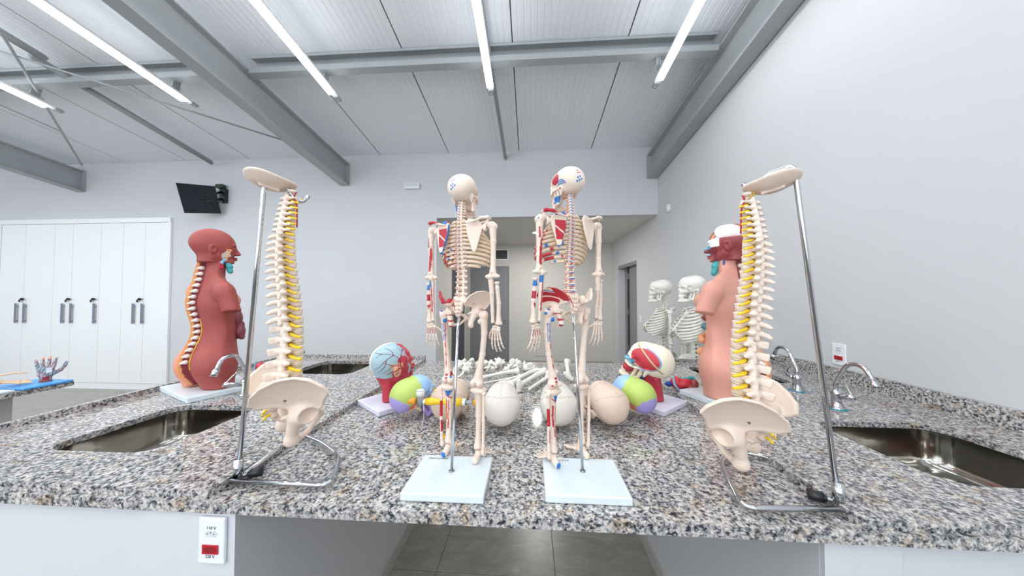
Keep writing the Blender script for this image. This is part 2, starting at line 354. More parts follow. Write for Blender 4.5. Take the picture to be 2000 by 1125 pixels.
# ---- back wall things
cab = empty('wall_cabinet', (-6.8, YB, 0), 0, 'tall white laminate cupboard with seven doors built into back wall', 'cabinet')
CX0, CX1, CZ = -8.2, -5.40, 2.52
def cpx(x): return ony(x, 600, YB - .02).x
m_ = MB(); m_.box((CX0 - cab.location.x - .04, -.03, CZ - .02), (CX1 + 6.8 + .03, -.002, CZ + .05)); m_.build('top_rail', M_WHITE, cab)
m_ = MB(); m_.box((CX1 + 6.8 + .003, -.03, 0), (CX1 + 6.8 + .04, -.002, CZ - .021)); m_.build('side_rail', M_WHITE, cab); m_ = MB(); m_.box((CX0 + 6.8 - .04, -.03, 0), (CX0 + 6.8 - .003, -.002, CZ - .021)); m_.build('side_rail', M_WHITE, cab)
m_ = MB(); m_.box((CX0 + 6.8, -.02, 0), (CX1 + 6.8, -.001, .085)); m_.build('plinth', M_WHITE, cab)
m_ = MB(); m_.box((CX0 + 6.8, -.006, .0855), (CX1 + 6.8, -.001, CZ - .021)); m_.build('back_shadow_gap', mat('cab_gap', 'a9aaab', .7), cab)
seams = [CX0 + .002, cpx(43), cpx(98), cpx(134), cpx(184), cpx(229), cpx(272), CX1]
hpx = [(35, 'r'), (53, 'l'), (125, 'r'), (143, 'l'), (188, 'l'), (264, 'r'), (281, 'l')]
seams = [CX0, -7.78, -7.28, -6.97, -6.50, -6.13, -5.77, CX1]
hx = [cpx(36), cpx(52), cpx(126), cpx(143), cpx(188), cpx(264), cpx(281)]
for k in range(7):
    a, b_ = seams[k], seams[k + 1]
    m_ = MB(); m_.box((a + 6.8 + .002, -.024, .09), (b_ + 6.8 - .002, -.0065, CZ - .025)); d = m_.build('door', M_WHITE, cab)
    for x in hx:
        if a < x < b_:
            m_ = MB(); m_.box((x + 6.8 - .016, -.05, 1.4 - .42), (x + 6.8 + .016, -.044, 1.4 - .12)); m_.box((x + 6.8 - .012, -.0445, 1.30 - .02 - .05), (x + 6.8 + .012, -.0245, 1.26 - .02)); m_.box((x + 6.8 - .012, -.0445, 1.0), (x + 6.8 + .012, -.0245, 1.02)); m_.build('handle', mat('handle_grey', '85879a', .35, metal=.3), d)
for x in (cpx(45), cpx(135), cpx(184), cpx(274)):
    m_ = MB(); m_.tube([(x + 6.8, -.025, 1.345), (x + 6.8, -.045, 1.345)], .018, 12); m_.box((x + 6.8, -.055, 1.34), (x + 6.8 + .07, -.0455, 1.352)); m_.box((x + 6.8 - .03, -.05, 1.30), (x + 6.8 + .0, -.046, 1.335)); m_.build('lock', M_BLACK, cab)
w = MB(); w.box((-9.9, YB - .012, 0), (-8.3, YB - .001, 2.3)); w.cur = 1; w.box((-9.9, YB - .03, 2.3), (-8.3, YB - .001, 2.36)); struct('door_4', w, [M_DOOR, mat('green_strip', '5a7a70', .5)])
# TV
q = [ony(343, 357, 3.60), ony(420, 364, 3.86), ony(432, 417, 3.98), ony(360, 416, 3.74)]
tv = empty('wall_television', q[1] + Vector((0, 0, -.25)), 0, 'small black television tilted down on a wall arm beside the cabinet', 'television')
nrm = (q[1] - q[0]).cross(q[3] - q[0]).normalized();
if nrm.y > 0: nrm = -nrm
o0 = tv.location
def slab(quad, n0, n1, name, m, par):
    m_ = MB(); m_.add([p - o0 + nrm * n0 for p in quad] + [p - o0 + nrm * n1 for p in quad], [(0, 1, 2, 3), (7, 6, 5, 4), (0, 4, 5, 1), (1, 5, 6, 2), (2, 6, 7, 3), (3, 7, 4, 0)]); return m_.build(name, m, par)
slab(q, -.045, 0, 'casing', M_BLACK, tv)
cen = (q[0] + q[1] + q[2] + q[3]) / 4
slab([cen + (p - cen) * .96 for p in q], .0005, .003, 'screen', M_SCREEN, tv)
bp = ony(440, 384, YB)
m_ = MB(); m_.box((bp.x - .04 - o0.x, YB - .05 - o0.y, bp.z - .1 - o0.z), (bp.x + .05 - o0.x, YB - .002 - o0.y, bp.z + .1 - o0.z)); m_.build('wall_plate', M_BLACK, tv)
mid = cen - nrm * .05 - o0
m_ = MB()
for dz in (.05, -.05):
    m_.tube([mid + Vector((.1, 0, dz)), (bp.x - o0.x, YB - .05 - o0.y, bp.z + dz - o0.z)], .016, 8)
m_.build('arm', M_BLACK, tv)
m_ = MB(); m_.tube([(bp.x - .02 - o0.x, YB - .06 - o0.y, bp.z - .1 - o0.z), (bp.x - .08 - o0.x, YB - .08 - o0.y, bp.z - .16 - o0.z), (mid.x + .15, mid.y, mid.z - .12)], .005, 6); m_.build('cable', M_BLACK, tv)
p = ony(439, 368, YB); m_ = MB(); m_.box((p.x - .06, YB - .09, p.z - .02), (p.x + .06, YB - .03, p.z + .035), bev=.01); m_.tube([(p.x - .03, YB - .03, p.z - .01), (p.x - .04, YB - .012, p.z - .06)], .008, 6)
tag(m_.build('wall_sensor', mat('dark_green_plastic', '1c3a24', .4)), 'small dark green box on the wall above the television arm', 'sensor')
a = ony(792, 359, YB); b = ony(821, 370, YB)
e = empty('emergency_light', (a.x, YB, a.z), 0, 'small white rectangular emergency light on back wall above the counter', 'light')
m_ = MB(); m_.box((0, -.05, b.z - a.z), (b.x - a.x, -.001, 0), bev=.008); m_.build('case', M_PLAST, e)
m_ = MB()
for i in range(8): m_.box((.012 + i * .024, -.054, b.z - a.z + .03), (.03 + i * .024, -.0505, -.012))
m_.build('lens_ribs', mat('frosted_lens', 'd5d8da', .3), e)
# recess details
def doorset(name, mb, m): return struct(name, mb, m)
d = MB(); d.box((-1.298, 6.33, 0), (-.452, 6.37, 2.028)); D1 = doorset('door_1', d, M_DOOR)
p = ony(986, 625, 6.33)
m_ = MB(); m_.lathe([(.022, 0), (.024, .004), (.02, .01)], M=Matrix.Translation((p.x, 6.3295, p.z)) @ Matrix.Rotation(PI / 2, 4, 'X')); m_.tube(fillet([(p.x, 6.32, p.z), (p.x, 6.28, p.z), (p.x - .12, 6.28, p.z)], .015), .009, 8); m_.tube([(p.x, 6.329, p.z - .06), (p.x, 6.322, p.z - .06)], .018, 10); m_.build('door_handle', M_CHROME, D1)
d = MB(); d.box((-1.46, 4.9, 0), (-1.42, 5.82, 2.04)); D2 = doorset('door_2', d, mat('dark_door', '5c5e60', .5))
d = MB(); d.box((-1.47, 4.872, 0), (-1.3195, 4.90, 2.046)); d.box((-1.47, 5.82, 0), (-1.3195, 5.848, 2.046)); struct('trim_1', d, mat('dark_frame', '6a6c6e', .5))
d = MB(); d.box((XR + .075, DY0 + .04, .005), (XR + .115, 5.45, DZ - .04)); D3 = doorset('door_3', d, M_DOOR)
d = MB(); d.box((XR + .13, 5.45, .005), (XR + .14, DY1 - .001, DZ - .02)); d.build('door_backing', M_DOOR, D3)
d = MB(); d.box((XR + .05, 5.452, .005), (XR + .12, 5.50, DZ - .04)); d.build('door_gap_shade', M_DARK, D3)  # dark strip standing in for the shaded gap beside the leaf
d = MB(); d.box((XR + .001, DY0 + .002, DZ - .06), (XR + .14, DY1 - .002, DZ - .001)); struct('trim_2', d, M_DOOR)
for z in (.45, 1.1, 1.75):
    m_ = MB(); m_.box((XR + .045, 5.44, z - .05), (XR + .0745, 5.47, z + .05)); m_.build('hinge', M_CHROME2, D3)
a = ony(961, 489, 6.3); b = ony(991, 506, 6.3)
e = empty('air_vent', (a.x, 6.3, a.z), 0, 'black slatted air vent in white frame above the grey door', 'vent')
m_ = MB(); W_, H_ = b.x - a.x, a.z - b.z
m_.box((-.02, -.012, 0), (W_ + .02, -.001, .02)); m_.box((-.02, -.012, -H_ - .02), (W_ + .02, -.001, -H_)); m_.box((-.02, -.012, -H_), (0, -.001, 0)); m_.box((W_, -.012, -H_), (W_ + .02, -.001, 0)); m_.build('frame', M_PLAST, e)
m_ = MB(); m_.box((0.001, -.004, -H_ + .001), (W_ - .001, -.001, -.001)); m_.build('backing', M_BLACK, e)
for k in range(4):
    m_ = MB(); z = -H_ * (k + .5) / 4; m_.box((.002, -.009, z - .003), (W_ - .002, -.0045, z + .003)); m_.build('slat', M_DARK, e)
p = onz(1048, 453, 2.5)
e = empty('ceiling_downlight', (p.x, p.y, 2.5), 0, 'small round lit downlight in the recess ceiling behind the right skeleton', 'light')
m_ = MB(); m_.lathe([(.085, -.001), (.085, -.012), (.07, -.014)]); m_.build('rim', M_PLAST, e)
m_ = MB(); m_.lathe([(.068, -.0145), (.06, -.018)]); m_.build('lens', mat('downlight_lens', 'fff6e6', .5, emit=12), e)
ld = bpy.data.lights.new('downlight_lamp', 'AREA'); ld.shape = 'DISK'; ld.size = .10; ld.energy = 22; ld.color = (1, .98, .95)
lo = link(bpy.data.objects.new('downlight_lamp', ld)); lo.location = (p.x, p.y, 2.478)
p = ony(1060, 690, 6.3); m_ = MB(); m_.box((p.x - .16, 6.292, p.z - .06), (p.x + .06, 6.299, p.z + .05), bev=.003); m_.box((p.x - .14, 6.289, p.z - .045), (p.x + .04, 6.2915, p.z + .035)); tag(m_.build('wall_plate_cover', M_WALLG), 'blank rectangular cover plate low on the recess back wall', 'plate')
p = onx(1252, 623, XR)
e = empty('light_switch', (XR, p.y, p.z), 0, 'white vertical light switch on right wall beside the grey open door', 'switch')
m_ = MB(); m_.box((-.008, -.035, -.06), (-.0005, .035, .06), bev=.002); m_.build('plate', M_PLAST, e)
m_ = MB(); m_.box((-.013, -.02, -.03), (-.0085, .02, .03), bev=.001); m_.build('rocker', M_WHITE, e)
p = onx(1306, 407, XR)
e = empty('wall_sounder', (XR, p.y, p.z), 0, 'small white round disc fitting high on the right wall', 'fitting')
m_ = MB(); m_.lathe([(.052, 0), (.052, .012), (.046, .02)], M=Matrix.Rotation(-PI / 2, 4, 'Y')); m_.build('body', M_PLAST, e)
m_ = MB(); m_.lathe([(.02, .0205), (.016, .026)], M=Matrix.Rotation(-PI / 2, 4, 'Y'), n=16); m_.build('button', M_WHITE, e)
def outlet(loc, rz, label, sc=1, blob=True):
    e = empty('power_outlet', loc, rz, label, 'outlet', 'red and white power outlets')
    m_ = MB(); m_.box((-.036 * sc, -.009, -.058 * sc), (.036 * sc, -.0005, .058 * sc), bev=.003); m_.build('plate', M_PLAST, e)
    m_ = MB(); m_.box((-.022 * sc, -.0115, -.031 * sc), (.021 * sc, -.0092, -.009 * sc)); r_ = m_.build('red_socket', mat('red_plastic', 'b8202c', .35), e)
    m_ = MB(); hexa = [(-.018, 0), (-.01, .0075), (.01, .0075), (.018, 0), (.01, -.0075), (-.01, -.0075)]
    MM = Matrix.Translation((-.001 * sc, -.0098, -.020 * sc)) @ Matrix.Rotation(PI / 2, 4, 'X')
    m_.prism([(x * sc, y * sc) for x, y in hexa], .0018, .0024, MM); m_.build('socket_well', mat('dark_red', '8c1420', .5), r_)
    m_ = MB(); MM = Matrix.Translation((0, -.0092, .0195 * sc)) @ Matrix.Rotation(PI / 2, 4, 'X')
    m_.prism([(x * sc, y * sc) for x, y in hexa], 0, .0012, MM); s_ = m_.build('socket', mat('socket_grey', 'd3d6d8', .4), e)
    m_ = MB()
    for dx, dz in ((.000, .003), (.009, .0), (-.009, 0)): m_.tube([((dx) * sc, -.0108, (.0195 + dz) * sc), (dx * sc, -.0104, (.0195 + dz) * sc)], .0016 * sc, 8)
    m_.build('pin_holes', M_DARK, s_)
    TM = Matrix.Rotation(PI / 2, 4, 'X')
    text('110 V', .011 * sc, Matrix.Translation((0, -.0094, .033 * sc)) @ TM, M_DARK, 'lettering', e, .0002)
    text('220 V', .011 * sc, Matrix.Translation((-.002 * sc, -.0094, -.039 * sc)) @ TM, M_DARK, 'lettering', e, .0002)
    return e
p = onx(1641, 692, XR); outlet((XR, p.y, p.z), -PI / 2, 'white outlet plate with red socket on right wall above the upstand', 1.02)

# ================================================================ COUNTER ISLAND
ZL, ZR = .90, .92
XI0, XI1 = -.79, .71      # inner edges of the raised side slabs
sup = MB(); sup.box((-2.2, .695, 0), (-.7185, .80, ZL - .0265)); struct('wall_counter_left', sup, M_SUPW)
sup = MB(); sup.box((-.965, .684, 0), (-.7185, .6948, ZL - .0265)); struct('trim_3', sup, M_SUPW)
sup = MB(); sup.box((-.87, .8002, 0), (-.7185, 2.1, ZL - .0265)); struct('wall_counter_left_side', sup, M_SUPD)
sup = MB(); sup.box((.642, .705, 0), (XR - .001, .80, ZL - .0265)); struct('wall_counter_right', sup, M_SUPW)
sup = MB(); sup.box((.643, .694, 0), (.80, .7048, ZL - .0265)); struct('trim_4', sup, M_SUPW)
sup = MB(); sup.box((.642, .8002, 0), (.75, 2.1, ZL - .0265)); struct('wall_counter_right_side', sup, M_SUPD)
sup = MB(); sup.box((-.7183, .82, 0.001), (-.706, 2.1, .07)); struct('baseboard_left', sup, mat('skirting', 'b9b7b1', .5))
sup = MB(); sup.box((.630, .82, 0.001), (.6415, 2.1, .07)); struct('baseboard_right', sup, MATS['skirting'])
def rounded_rect(x0, y0, x1, y1, r, n=6):
    out = []
    for cx, cy, a0 in ((x1 - r, y0 + r, -90), (x1 - r, y1 - r, 0), (x0 + r, y1 - r, 90), (x0 + r, y0 + r, 180)):
        for k in range(n + 1):
            a = R(a0 + 90 * k / n); out.append((cx + r * math.cos(a), cy + r * math.sin(a)))
    return out
def slab_holes(name, outer, holes, z0, z1, label, cat='worktop'):
    bm = bmesh.new()
    def loop(pts):
        vs = [bm.verts.new((x, y, z1)) for x, y in pts]; es = [bm.edges.new((vs[i], vs[(i + 1) % len(vs)])) for i in range(len(vs))]; return es
    es = loop(outer)
    for h in holes: es += loop(h)
    r = bmesh.ops.triangle_fill(bm, use_beauty=True, use_dissolve=False, edges=es)
    fs = [g for g in bm.faces]
    for f in fs:
        if f.normal.z < 0: f.normal_flip()
    ex = bmesh.ops.extrude_face_region(bm, geom=fs)
    for v in [g for g in ex['geom'] if isinstance(g, bmesh.types.BMVert)]: v.co.z = z0
    bmesh.ops.recalc_face_normals(bm, faces=bm.faces[:])
    me = bpy.data.meshes.new(name); bm.to_mesh(me); bm.free()
    o = mobj(name, me, GRAN); return tag(o, label, cat)
LF = rounded_rect(-1.535, .83, -1.155, 1.205, .075); LBk = rounded_rect(-1.50, 1.72, -1.10, 2.07, .07)
RF = rounded_rect(1.065, .815, 1.50, 1.20, .075); RBk = rounded_rect(1.04, 1.70, 1.46, 2.05, .07)
slab_holes('granite_worktop', [(-2.22, .672), (XR - .002, .672), (XR - .002, 2.21), (-1.93, 2.21), (-2.22, 2.21)][:3] + [(-1.89, 2.21), (-1.89, .84), (-2.22, .672 + .1)],
           [rounded_rect(-1.56, .80, -1.13, 1.23, .05), rounded_rect(-1.53, 1.69, -1.07, 2.10, .05), rounded_rect(1.04, .79, 1.53, 1.23, .05), rounded_rect(1.01, 1.67, 1.49, 2.08, .05)], ZL - .026, ZL - .0003,
           'wide lower speckled grey granite worktop under the skeletons and skulls')
slab_holes('granite_slab', [(-2.2, .682), (XI0, .682), (XI0, 2.19), (-1.885, 2.19), (-1.885, .85), (-2.2, .79)], [LF, LBk], ZL, ZR, 'raised speckled granite slab with sinks on the left, under the red torso')
slab_holes('granite_slab', [(XI1, .682), (XR - .003, .682), (XR - .003, 2.19), (XI1, 2.19)], [RF, RBk], ZL, ZR, 'raised speckled granite slab with sinks on the right, under the pink torso')
m_ = MB(); m_.box((-1.884, .86, ZR + .0002), (-1.862, 2.189, ZR + .024)); tag(m_.build('granite_edge_strip', GRAN), 'low granite lip along the outer left edge of counter', 'edge strip', 'granite lips')
m_ = MB(); m_.box((-1.8615, 2.168, ZR + .0002), (XI0 - .001, 2.189, ZR + .024)); tag(m_.build('granite_edge_strip', GRAN), 'low granite lip along back edge of left slab, behind the far sink', 'edge strip', 'granite lips')
m_ = MB(); m_.box((XI1 + .001, 2.168, ZR + .0002), (XR - .0245, 2.189, ZR + .024)); tag(m_.build('granite_edge_strip', GRAN), 'low granite lip along back edge of right slab, below white skeletons', 'edge strip', 'granite lips')
m_ = MB(); m_.box((XR - .024, .683, ZR + .0002), (XR - .002, 2.189, ZR + .072)); tag(m_.build('granite_backsplash', GRAN), 'tall granite upstand along the right wall', 'backsplash')
def sink(poly, label, depth=.13):
    cx = sum(p[0] for p in poly) / len(poly); cy = sum(p[1] for p in poly) / len(poly)
    e = empty('steel_sink', (cx, cy, ZL), 0, label, 'sink', 'stainless steel sinks')
    m_ = MB(); n = len(poly); rings = []
    for s_, z in ((1.004, ZL - .002), (1.0, ZL - .012), (.99, ZL - .05), (.97, ZL - .10), (.93, ZL - depth + .012), (.82, ZL - depth), (.4, ZL - depth - .004), (.09, ZL - depth - .007)):
        rings.append([((x - cx) * s_, (y - cy) * s_, z - ZL) for x, y in poly])
    vs = [v for r_ in rings for v in r_]; fs = []
    for i in range(len(rings) - 1):
        for j in range(n): fs.append((i * n + j, (i + 1) * n + j, (i + 1) * n + (j + 1) % n, i * n + (j + 1) % n))
    fs.append(tuple((len(rings) - 1) * n + j for j in range(n)))
    m_.add(vs, fs, True); m_.build('bowl', M_SINK, e)
    m_ = MB(); m_.lathe([(.035, -depth - .003), (.035, -depth + .001), (.026, -depth - .001), (.01, -depth)], n=20); m_.build('drain', M_CHROME, e)
    return e
sink(LF, 'near left stainless steel sink, in front of the red torso'); sink(LBk, 'far left stainless steel sink, behind the left pelvis')
sink(RF, 'near right stainless steel sink, beside the right stand'); sink(RBk, 'far right stainless steel sink, behind the near tap')
def tap(x, y, ang, label, h=.2, reach=.14, teal=True):
    e = empty('chrome_tap', (x, y, ZR), ang, label, 'tap', 'chrome gooseneck taps')
    m_ = MB(); m_.lathe([(.026, .0003), (.026, .005), (.018, .012), (.016, .05), (.018, .052), (.018, .075), (.012, .08)], n=20); m_.build('body', M_CHROME, e)
    pts = [(0, 0, .078), (0, 0, .11)]
    pts = fillet([(0, 0, .078), (0, 0, h * .55), (reach * .35, 0, h * 1.02), (reach * .8, 0, h * 1.02), (reach, 0, h * .72)], .05, 6)
    m_ = MB(); m_.tube(pts, .0085, 12); sp_ = m_.build('spout', M_CHROME, e)
    m_ = MB(); d_ = (Vector(pts[-1]) - Vector(pts[-2])).normalized(); m_.tube([Vector(pts[-1]) - d_ * .012, Vector(pts[-1]) + d_ * .018], .0125, 14); m_.build('aerator', M_CHROME, sp_)
    m_ = MB(); m_.tube([(.016, 0, .055), (.045, -.01, .062), (.085, -.02, .075)], .009, 12, rs=[.009, .011, .011]); m_.tube([(.08, -.018, .078), (.035, -.005, .125)], .003, 6); m_.build('lever', M_CHROME, e)
    if teal:
        m_ = MB(); m_.lathe([(.034, .0002), (.034, .002), (.0265, .003)], n=24); m_.build('gasket', mat('teal_rubber', '2c8fa0', .4), e)
    return e
# ---- neighbouring counter at far left
m_ = MB(); m_.box((-5.2, .62, .875), (-2.66, 1.56, .90)); tag(m_.build('granite_worktop', GRAN), 'small separate granite worktop at far left carrying the hand model', 'worktop')
sup = MB(); sup.box((-5.0, .72, 0), (-2.86, 1.46, .8745)); struct('wall_counter_far', sup, M_SUPD)
p = onz(0, 0, 0)
# ---- the outlet under the counter
p = ony(420, 1051, .684); outlet((p.x, .684, p.z), 0, 'white outlet plate marked 110 V and 220 V below the counter front', .94)
# ================================================================ organic shapes: distance fields turned into smooth meshes
f32 = np.float32
def V3(p): return np.array(p, dtype=f32)
def rotm(rx=0, ry=0, rz=0):
    return np.array((Matrix.Rotation(R(rz), 3, 'Z') @ Matrix.Rotation(R(ry), 3, 'Y') @ Matrix.Rotation(R(rx), 3, 'X')), dtype=f32)
class ell:
    def __init__(s, c, r, rot=None): s.c = V3(c); s.r = V3(r); s.R = rotm(*rot) if rot else None; s.ext = max(r)
    def bb(s): return s.c - s.ext, s.c + s.ext
    def __call__(s, P):
        q = P - s.c
        if s.R is not None: q = q @ s.R
        k0 = np.sqrt(((q / s.r) ** 2).sum(1)); k1 = np.sqrt(((q / (s.r * s.r)) ** 2).sum(1)) + 1e-9
        return k0 * (k0 - 1) / k1
class con:
    def __init__(s, a, b, ra, rb=None, flat=None): s.a = V3(a); s.b = V3(b); s.ra = ra; s.rb = ra if rb is None else rb
    def bb(s): r = max(s.ra, s.rb); return np.minimum(s.a, s.b) - r, np.maximum(s.a, s.b) + r
    def __call__(s, P):
        d = s.b - s.a; q = P - s.a; h = np.clip((q @ d) / max(float(d @ d), 1e-12), 0, 1)
        return np.sqrt(((q - h[:, None] * d) ** 2).sum(1)) - (s.ra + (s.rb - s.ra) * h)
class box:
    def __init__(s, c, h, r=0, rot=None): s.c = V3(c); s.h = V3(h); s.r = r; s.R = rotm(*rot) if rot else None
    def bb(s): e = float(np.sqrt((s.h ** 2).sum())) if s.R is not None else s.h; return s.c - e, s.c + e
    def __call__(s, P):
        q = P - s.c
        if s.R is not None: q = q @ s.R
        q = np.abs(q) - (s.h - s.r); return np.sqrt((np.maximum(q, 0) ** 2).sum(1)) + np.minimum(q.max(1), 0) - s.r
class cyl:
    """elliptic cylinder along z"""
    def __init__(s, c, rx, ry, hz, r=.002, rot=None): s.c = V3(c); s.rx = rx; s.ry = ry; s.hz = hz; s.r = r; s.R = rotm(*rot) if rot else None
    def bb(s): e = max(s.rx, s.ry, s.hz) * 1.2; return s.c - e, s.c + e
    def __call__(s, P):
        q = P - s.c
        if s.R is not None: q = q @ s.R
        k = np.sqrt((q[:, 0] / s.rx) ** 2 + (q[:, 1] / s.ry) ** 2); d2 = (k - 1) * min(s.rx, s.ry)
        a = np.stack([d2 + s.r, np.abs(q[:, 2]) - s.hz + s.r], 1)
        return np.sqrt((np.maximum(a, 0) ** 2).sum(1)) + np.minimum(a.max(1), 0) - s.r
class plate:
    """outline (u,v) thick along w, bent by w += k*u^2 + kv*v^2"""
    def __init__(s, o, u, v, poly, th, ku=0, kv=0, rim=0):
        s.o = V3(o); u = Vector(u).normalized(); v = Vector(v); v = (v - u * v.dot(u)).normalized(); w = u.cross(v)
        s.M = np.array([u, v, w], dtype=f32).T; s.poly = [(float(a), float(b)) for a, b in poly]; s.th = th; s.ku = ku; s.kv = kv; s.rim = rim
        q = np.array([[a, b, ku * a * a + kv * b * b] for a, b in s.poly], dtype=f32) @ s.M.T + s.o; s.lo = q.min(0) - .012 - th; s.hi = q.max(0) + .012 + th
    def bb(s): return s.lo, s.hi
    def __call__(s, P):
        q = (P - s.o) @ s.M; x, y = q[:, 0], q[:, 1]; w = q[:, 2] - s.ku * x * x - s.kv * y * y
        d = np.full(len(P), 1e9, f32); sg = np.ones(len(P), f32); n = len(s.poly)
        for i in range(n):
            ax, ay = s.poly[i]; bx, by = s.poly[i - 1]; ex, ey = bx - ax, by - ay; wx, wy = x - ax, y - ay
            t = np.clip((wx * ex + wy * ey) / (ex * ex + ey * ey), 0, 1); d = np.minimum(d, (wx - ex * t) ** 2 + (wy - ey * t) ** 2)
            c1 = y >= ay; c2 = y < by; c3 = ex * wy > ey * wx
            fl = (c1 & c2 & c3) | (~c1 & ~c2 & ~c3); sg = np.where(fl, -sg, sg)
        d = sg * np.sqrt(d); th = s.th
        if s.rim: th = s.th + s.rim * np.clip(1 + d / .012, 0, 1)
        a = np.stack([d + s.th, np.abs(w) - th + s.th], 1)
        return np.sqrt((np.maximum(a, 0) ** 2).sum(1)) + np.minimum(a.max(1), 0) - s.th
def smin(a, b, k):
    if k <= 0: return np.minimum(a, b)
    h = np.clip(.5 + .5 * (b - a) / k, 0, 1); return b + (a - b) * h - k * h * (1 - h)
class Body:
    def __init__(s): s.ops = []
    def a(s, p, k=.004): s.ops.append(('a', p, k)); return s
    def sub(s, p, k=.002): s.ops.append(('s', p, k)); return s
    def sym(s, f, k=.004, op='a'):
        for sg in (1, -1): s.ops.append((op, f(sg), k))
        return s
    def poly(s, pts, rs, k=.003):
        for i in range(len(pts) - 1): s.a(con(pts[i], pts[i + 1], rs[i], rs[i + 1]), k)
        return s
    def field(s, P):
        d = np.full(len(P), 1.0, f32)
        for op, p, k in s.ops:
            lo, hi = p.bb(); m_ = k * 1.5 + s.vx * 3 if hasattr(s, 'vx') else .02
            idx = np.nonzero(((P > lo - m_) & (P < hi + m_)).all(1))[0]
            if len(idx) == 0: continue
            e = p(P[idx]); dd = d[idx]
            d[idx] = smin(dd, e, k) if op == 'a' else -smin(-dd, e, k)
        return d
    def mesh(s, vx, name='m', noise=0, nfreq=60, relax=1, clip=None):
        s.vx = vx; lo = np.full(3, 1e9); hi = -lo
        for op, p, k in s.ops:
            if op == 'a': a, b = p.bb(); lo = np.minimum(lo, a); hi = np.maximum(hi, b)
        lo = lo - 2.5 * vx; hi = hi + 2.5 * vx; n = np.ceil((hi - lo) / vx).astype(int) + 1
        ax = [lo[i] + vx * np.arange(n[i]) for i in range(3)]
        P = np.stack(np.meshgrid(*ax, indexing='ij'), -1).reshape(-1, 3).astype(f32)
        D = s.field(P)
        if clip: D = np.maximum(D, clip(P))
        if noise: D = D + noise * (np.sin(P[:, 0] * nfreq + 1.3 * np.sin(P[:, 1] * nfreq * .7)) * np.sin(P[:, 1] * nfreq * 1.1 + 1.7) * np.sin(P[:, 2] * nfreq * .9 + .6)).astype(f32)
        D = D.reshape(n); V, Fc = surf(D, lo, vx)
        for _ in range(relax): V = laplace(V, Fc)
        me = bpy.data.meshes.new(name); me.from_pydata(V.tolist(), [], Fc.tolist()); me.update()
        me.polygons.foreach_set('use_smooth', [True] * len(me.polygons)); return me
def laplace(V, Fc, w=.5):
    acc = np.zeros_like(V); cnt = np.zeros(len(V))
    for i in range(4):
        a = Fc[:, i]; b = Fc[:, (i + 1) % 4]
        np.add.at(acc, a, V[b]); np.add.at(cnt, a, 1); np.add.at(acc, b, V[a]); np.add.at(cnt, b, 1)
    return V * (1 - w) + w * acc / np.maximum(cnt, 1)[:, None]
def surf(D, lo, vx):
    n = np.array(D.shape); ins = D < 0
    c = np.zeros(n - 1, int)
    for dx in (0, 1):
        for dy in (0, 1):
            for dz in (0, 1): c += ins[dx:n[0] - 1 + dx, dy:n[1] - 1 + dy, dz:n[2] - 1 + dz]
    act = (c > 0) & (c < 8); I = np.argwhere(act); idx = -np.ones(n - 1, int); idx[tuple(I.T)] = np.arange(len(I))
    acc = np.zeros((len(I), 3)); cnt = np.zeros(len(I))
    corners = [(i, j, k) for i in (0, 1) for j in (0, 1) for k in (0, 1)]
    vals = {q: D[I[:, 0] + q[0], I[:, 1] + q[1], I[:, 2] + q[2]].astype(float) for q in corners}
    for q in corners:
        for a in range(3):
            if q[a] == 0:
                q2 = list(q); q2[a] = 1; q2 = tuple(q2); v0, v1 = vals[q], vals[q2]; m = (v0 < 0) != (v1 < 0)
                t = np.where(m, v0 / np.where(m, v0 - v1, 1), 0); p = np.tile(np.array(q, float), (len(I), 1)); p[:, a] = t
                acc[m] += p[m]; cnt[m] += 1
    V = (I + acc / np.maximum(cnt, 1)[:, None]) * vx + lo
    Fs = []
    for a in range(3):
        b, d = (a + 1) % 3, (a + 2) % 3
        s0 = [slice(None)] * 3; s1 = [slice(None)] * 3; s0[a] = slice(0, n[a] - 1); s1[a] = slice(1, n[a])
        for q in (b, d): s0[q] = slice(1, n[q] - 1); s1[q] = slice(1, n[q] - 1)
        A = ins[tuple(s0)]; B = ins[tuple(s1)]; E = np.argwhere(A != B)
        if len(E) == 0: continue
        up = A[tuple(E.T)]; base = E.copy(); base[:, b] += 1; base[:, d] += 1
        def cell(db, dd): q = base.copy(); q[:, b] -= db; q[:, d] -= dd; return idx[tuple(q.T)]
        quad = np.stack([cell(0, 0), cell(1, 0), cell(1, 1), cell(0, 1)], 1)
        quad[~up] = quad[~up][:, ::-1]; Fs.append(quad)
    return V, np.concatenate(Fs)
def paint(me, fn, base='e4d0bf'):
    n = len(me.vertices); co = np.empty(n * 3, f32); me.vertices.foreach_get('co', co); P = co.reshape(-1, 3)
    C = np.ones((n, 4), f32); C[:, :3] = srgb(base)
    if fn: fn(P, C)
    at = me.color_attributes.get('paint') or me.color_attributes.new('paint', 'FLOAT_COLOR', 'POINT'); at.data.foreach_set('color', C.ravel())
    return me
def setc(C, mask, col): C[mask, :3] = srgb(col)
RED, BLU = 'b3202f', '1f6fb8'
def seg_d(X, Z, a, b):
    ax, az = a; bx, bz = b; ex, ez = bx - ax, bz - az; t = np.clip(((X - ax) * ex + (Z - az) * ez) / (ex * ex + ez * ez), 0, 1)
    return np.sqrt((X - ax - ex * t) ** 2 + (Z - az - ez * t) ** 2)
def mir(me, name):
    m2 = me.copy(); m2.name = name; n = len(m2.vertices); co = np.empty(n * 3, f32); m2.vertices.foreach_get('co', co); co[0::3] *= -1; m2.vertices.foreach_set('co', co)
    m2.flip_normals(); return m2
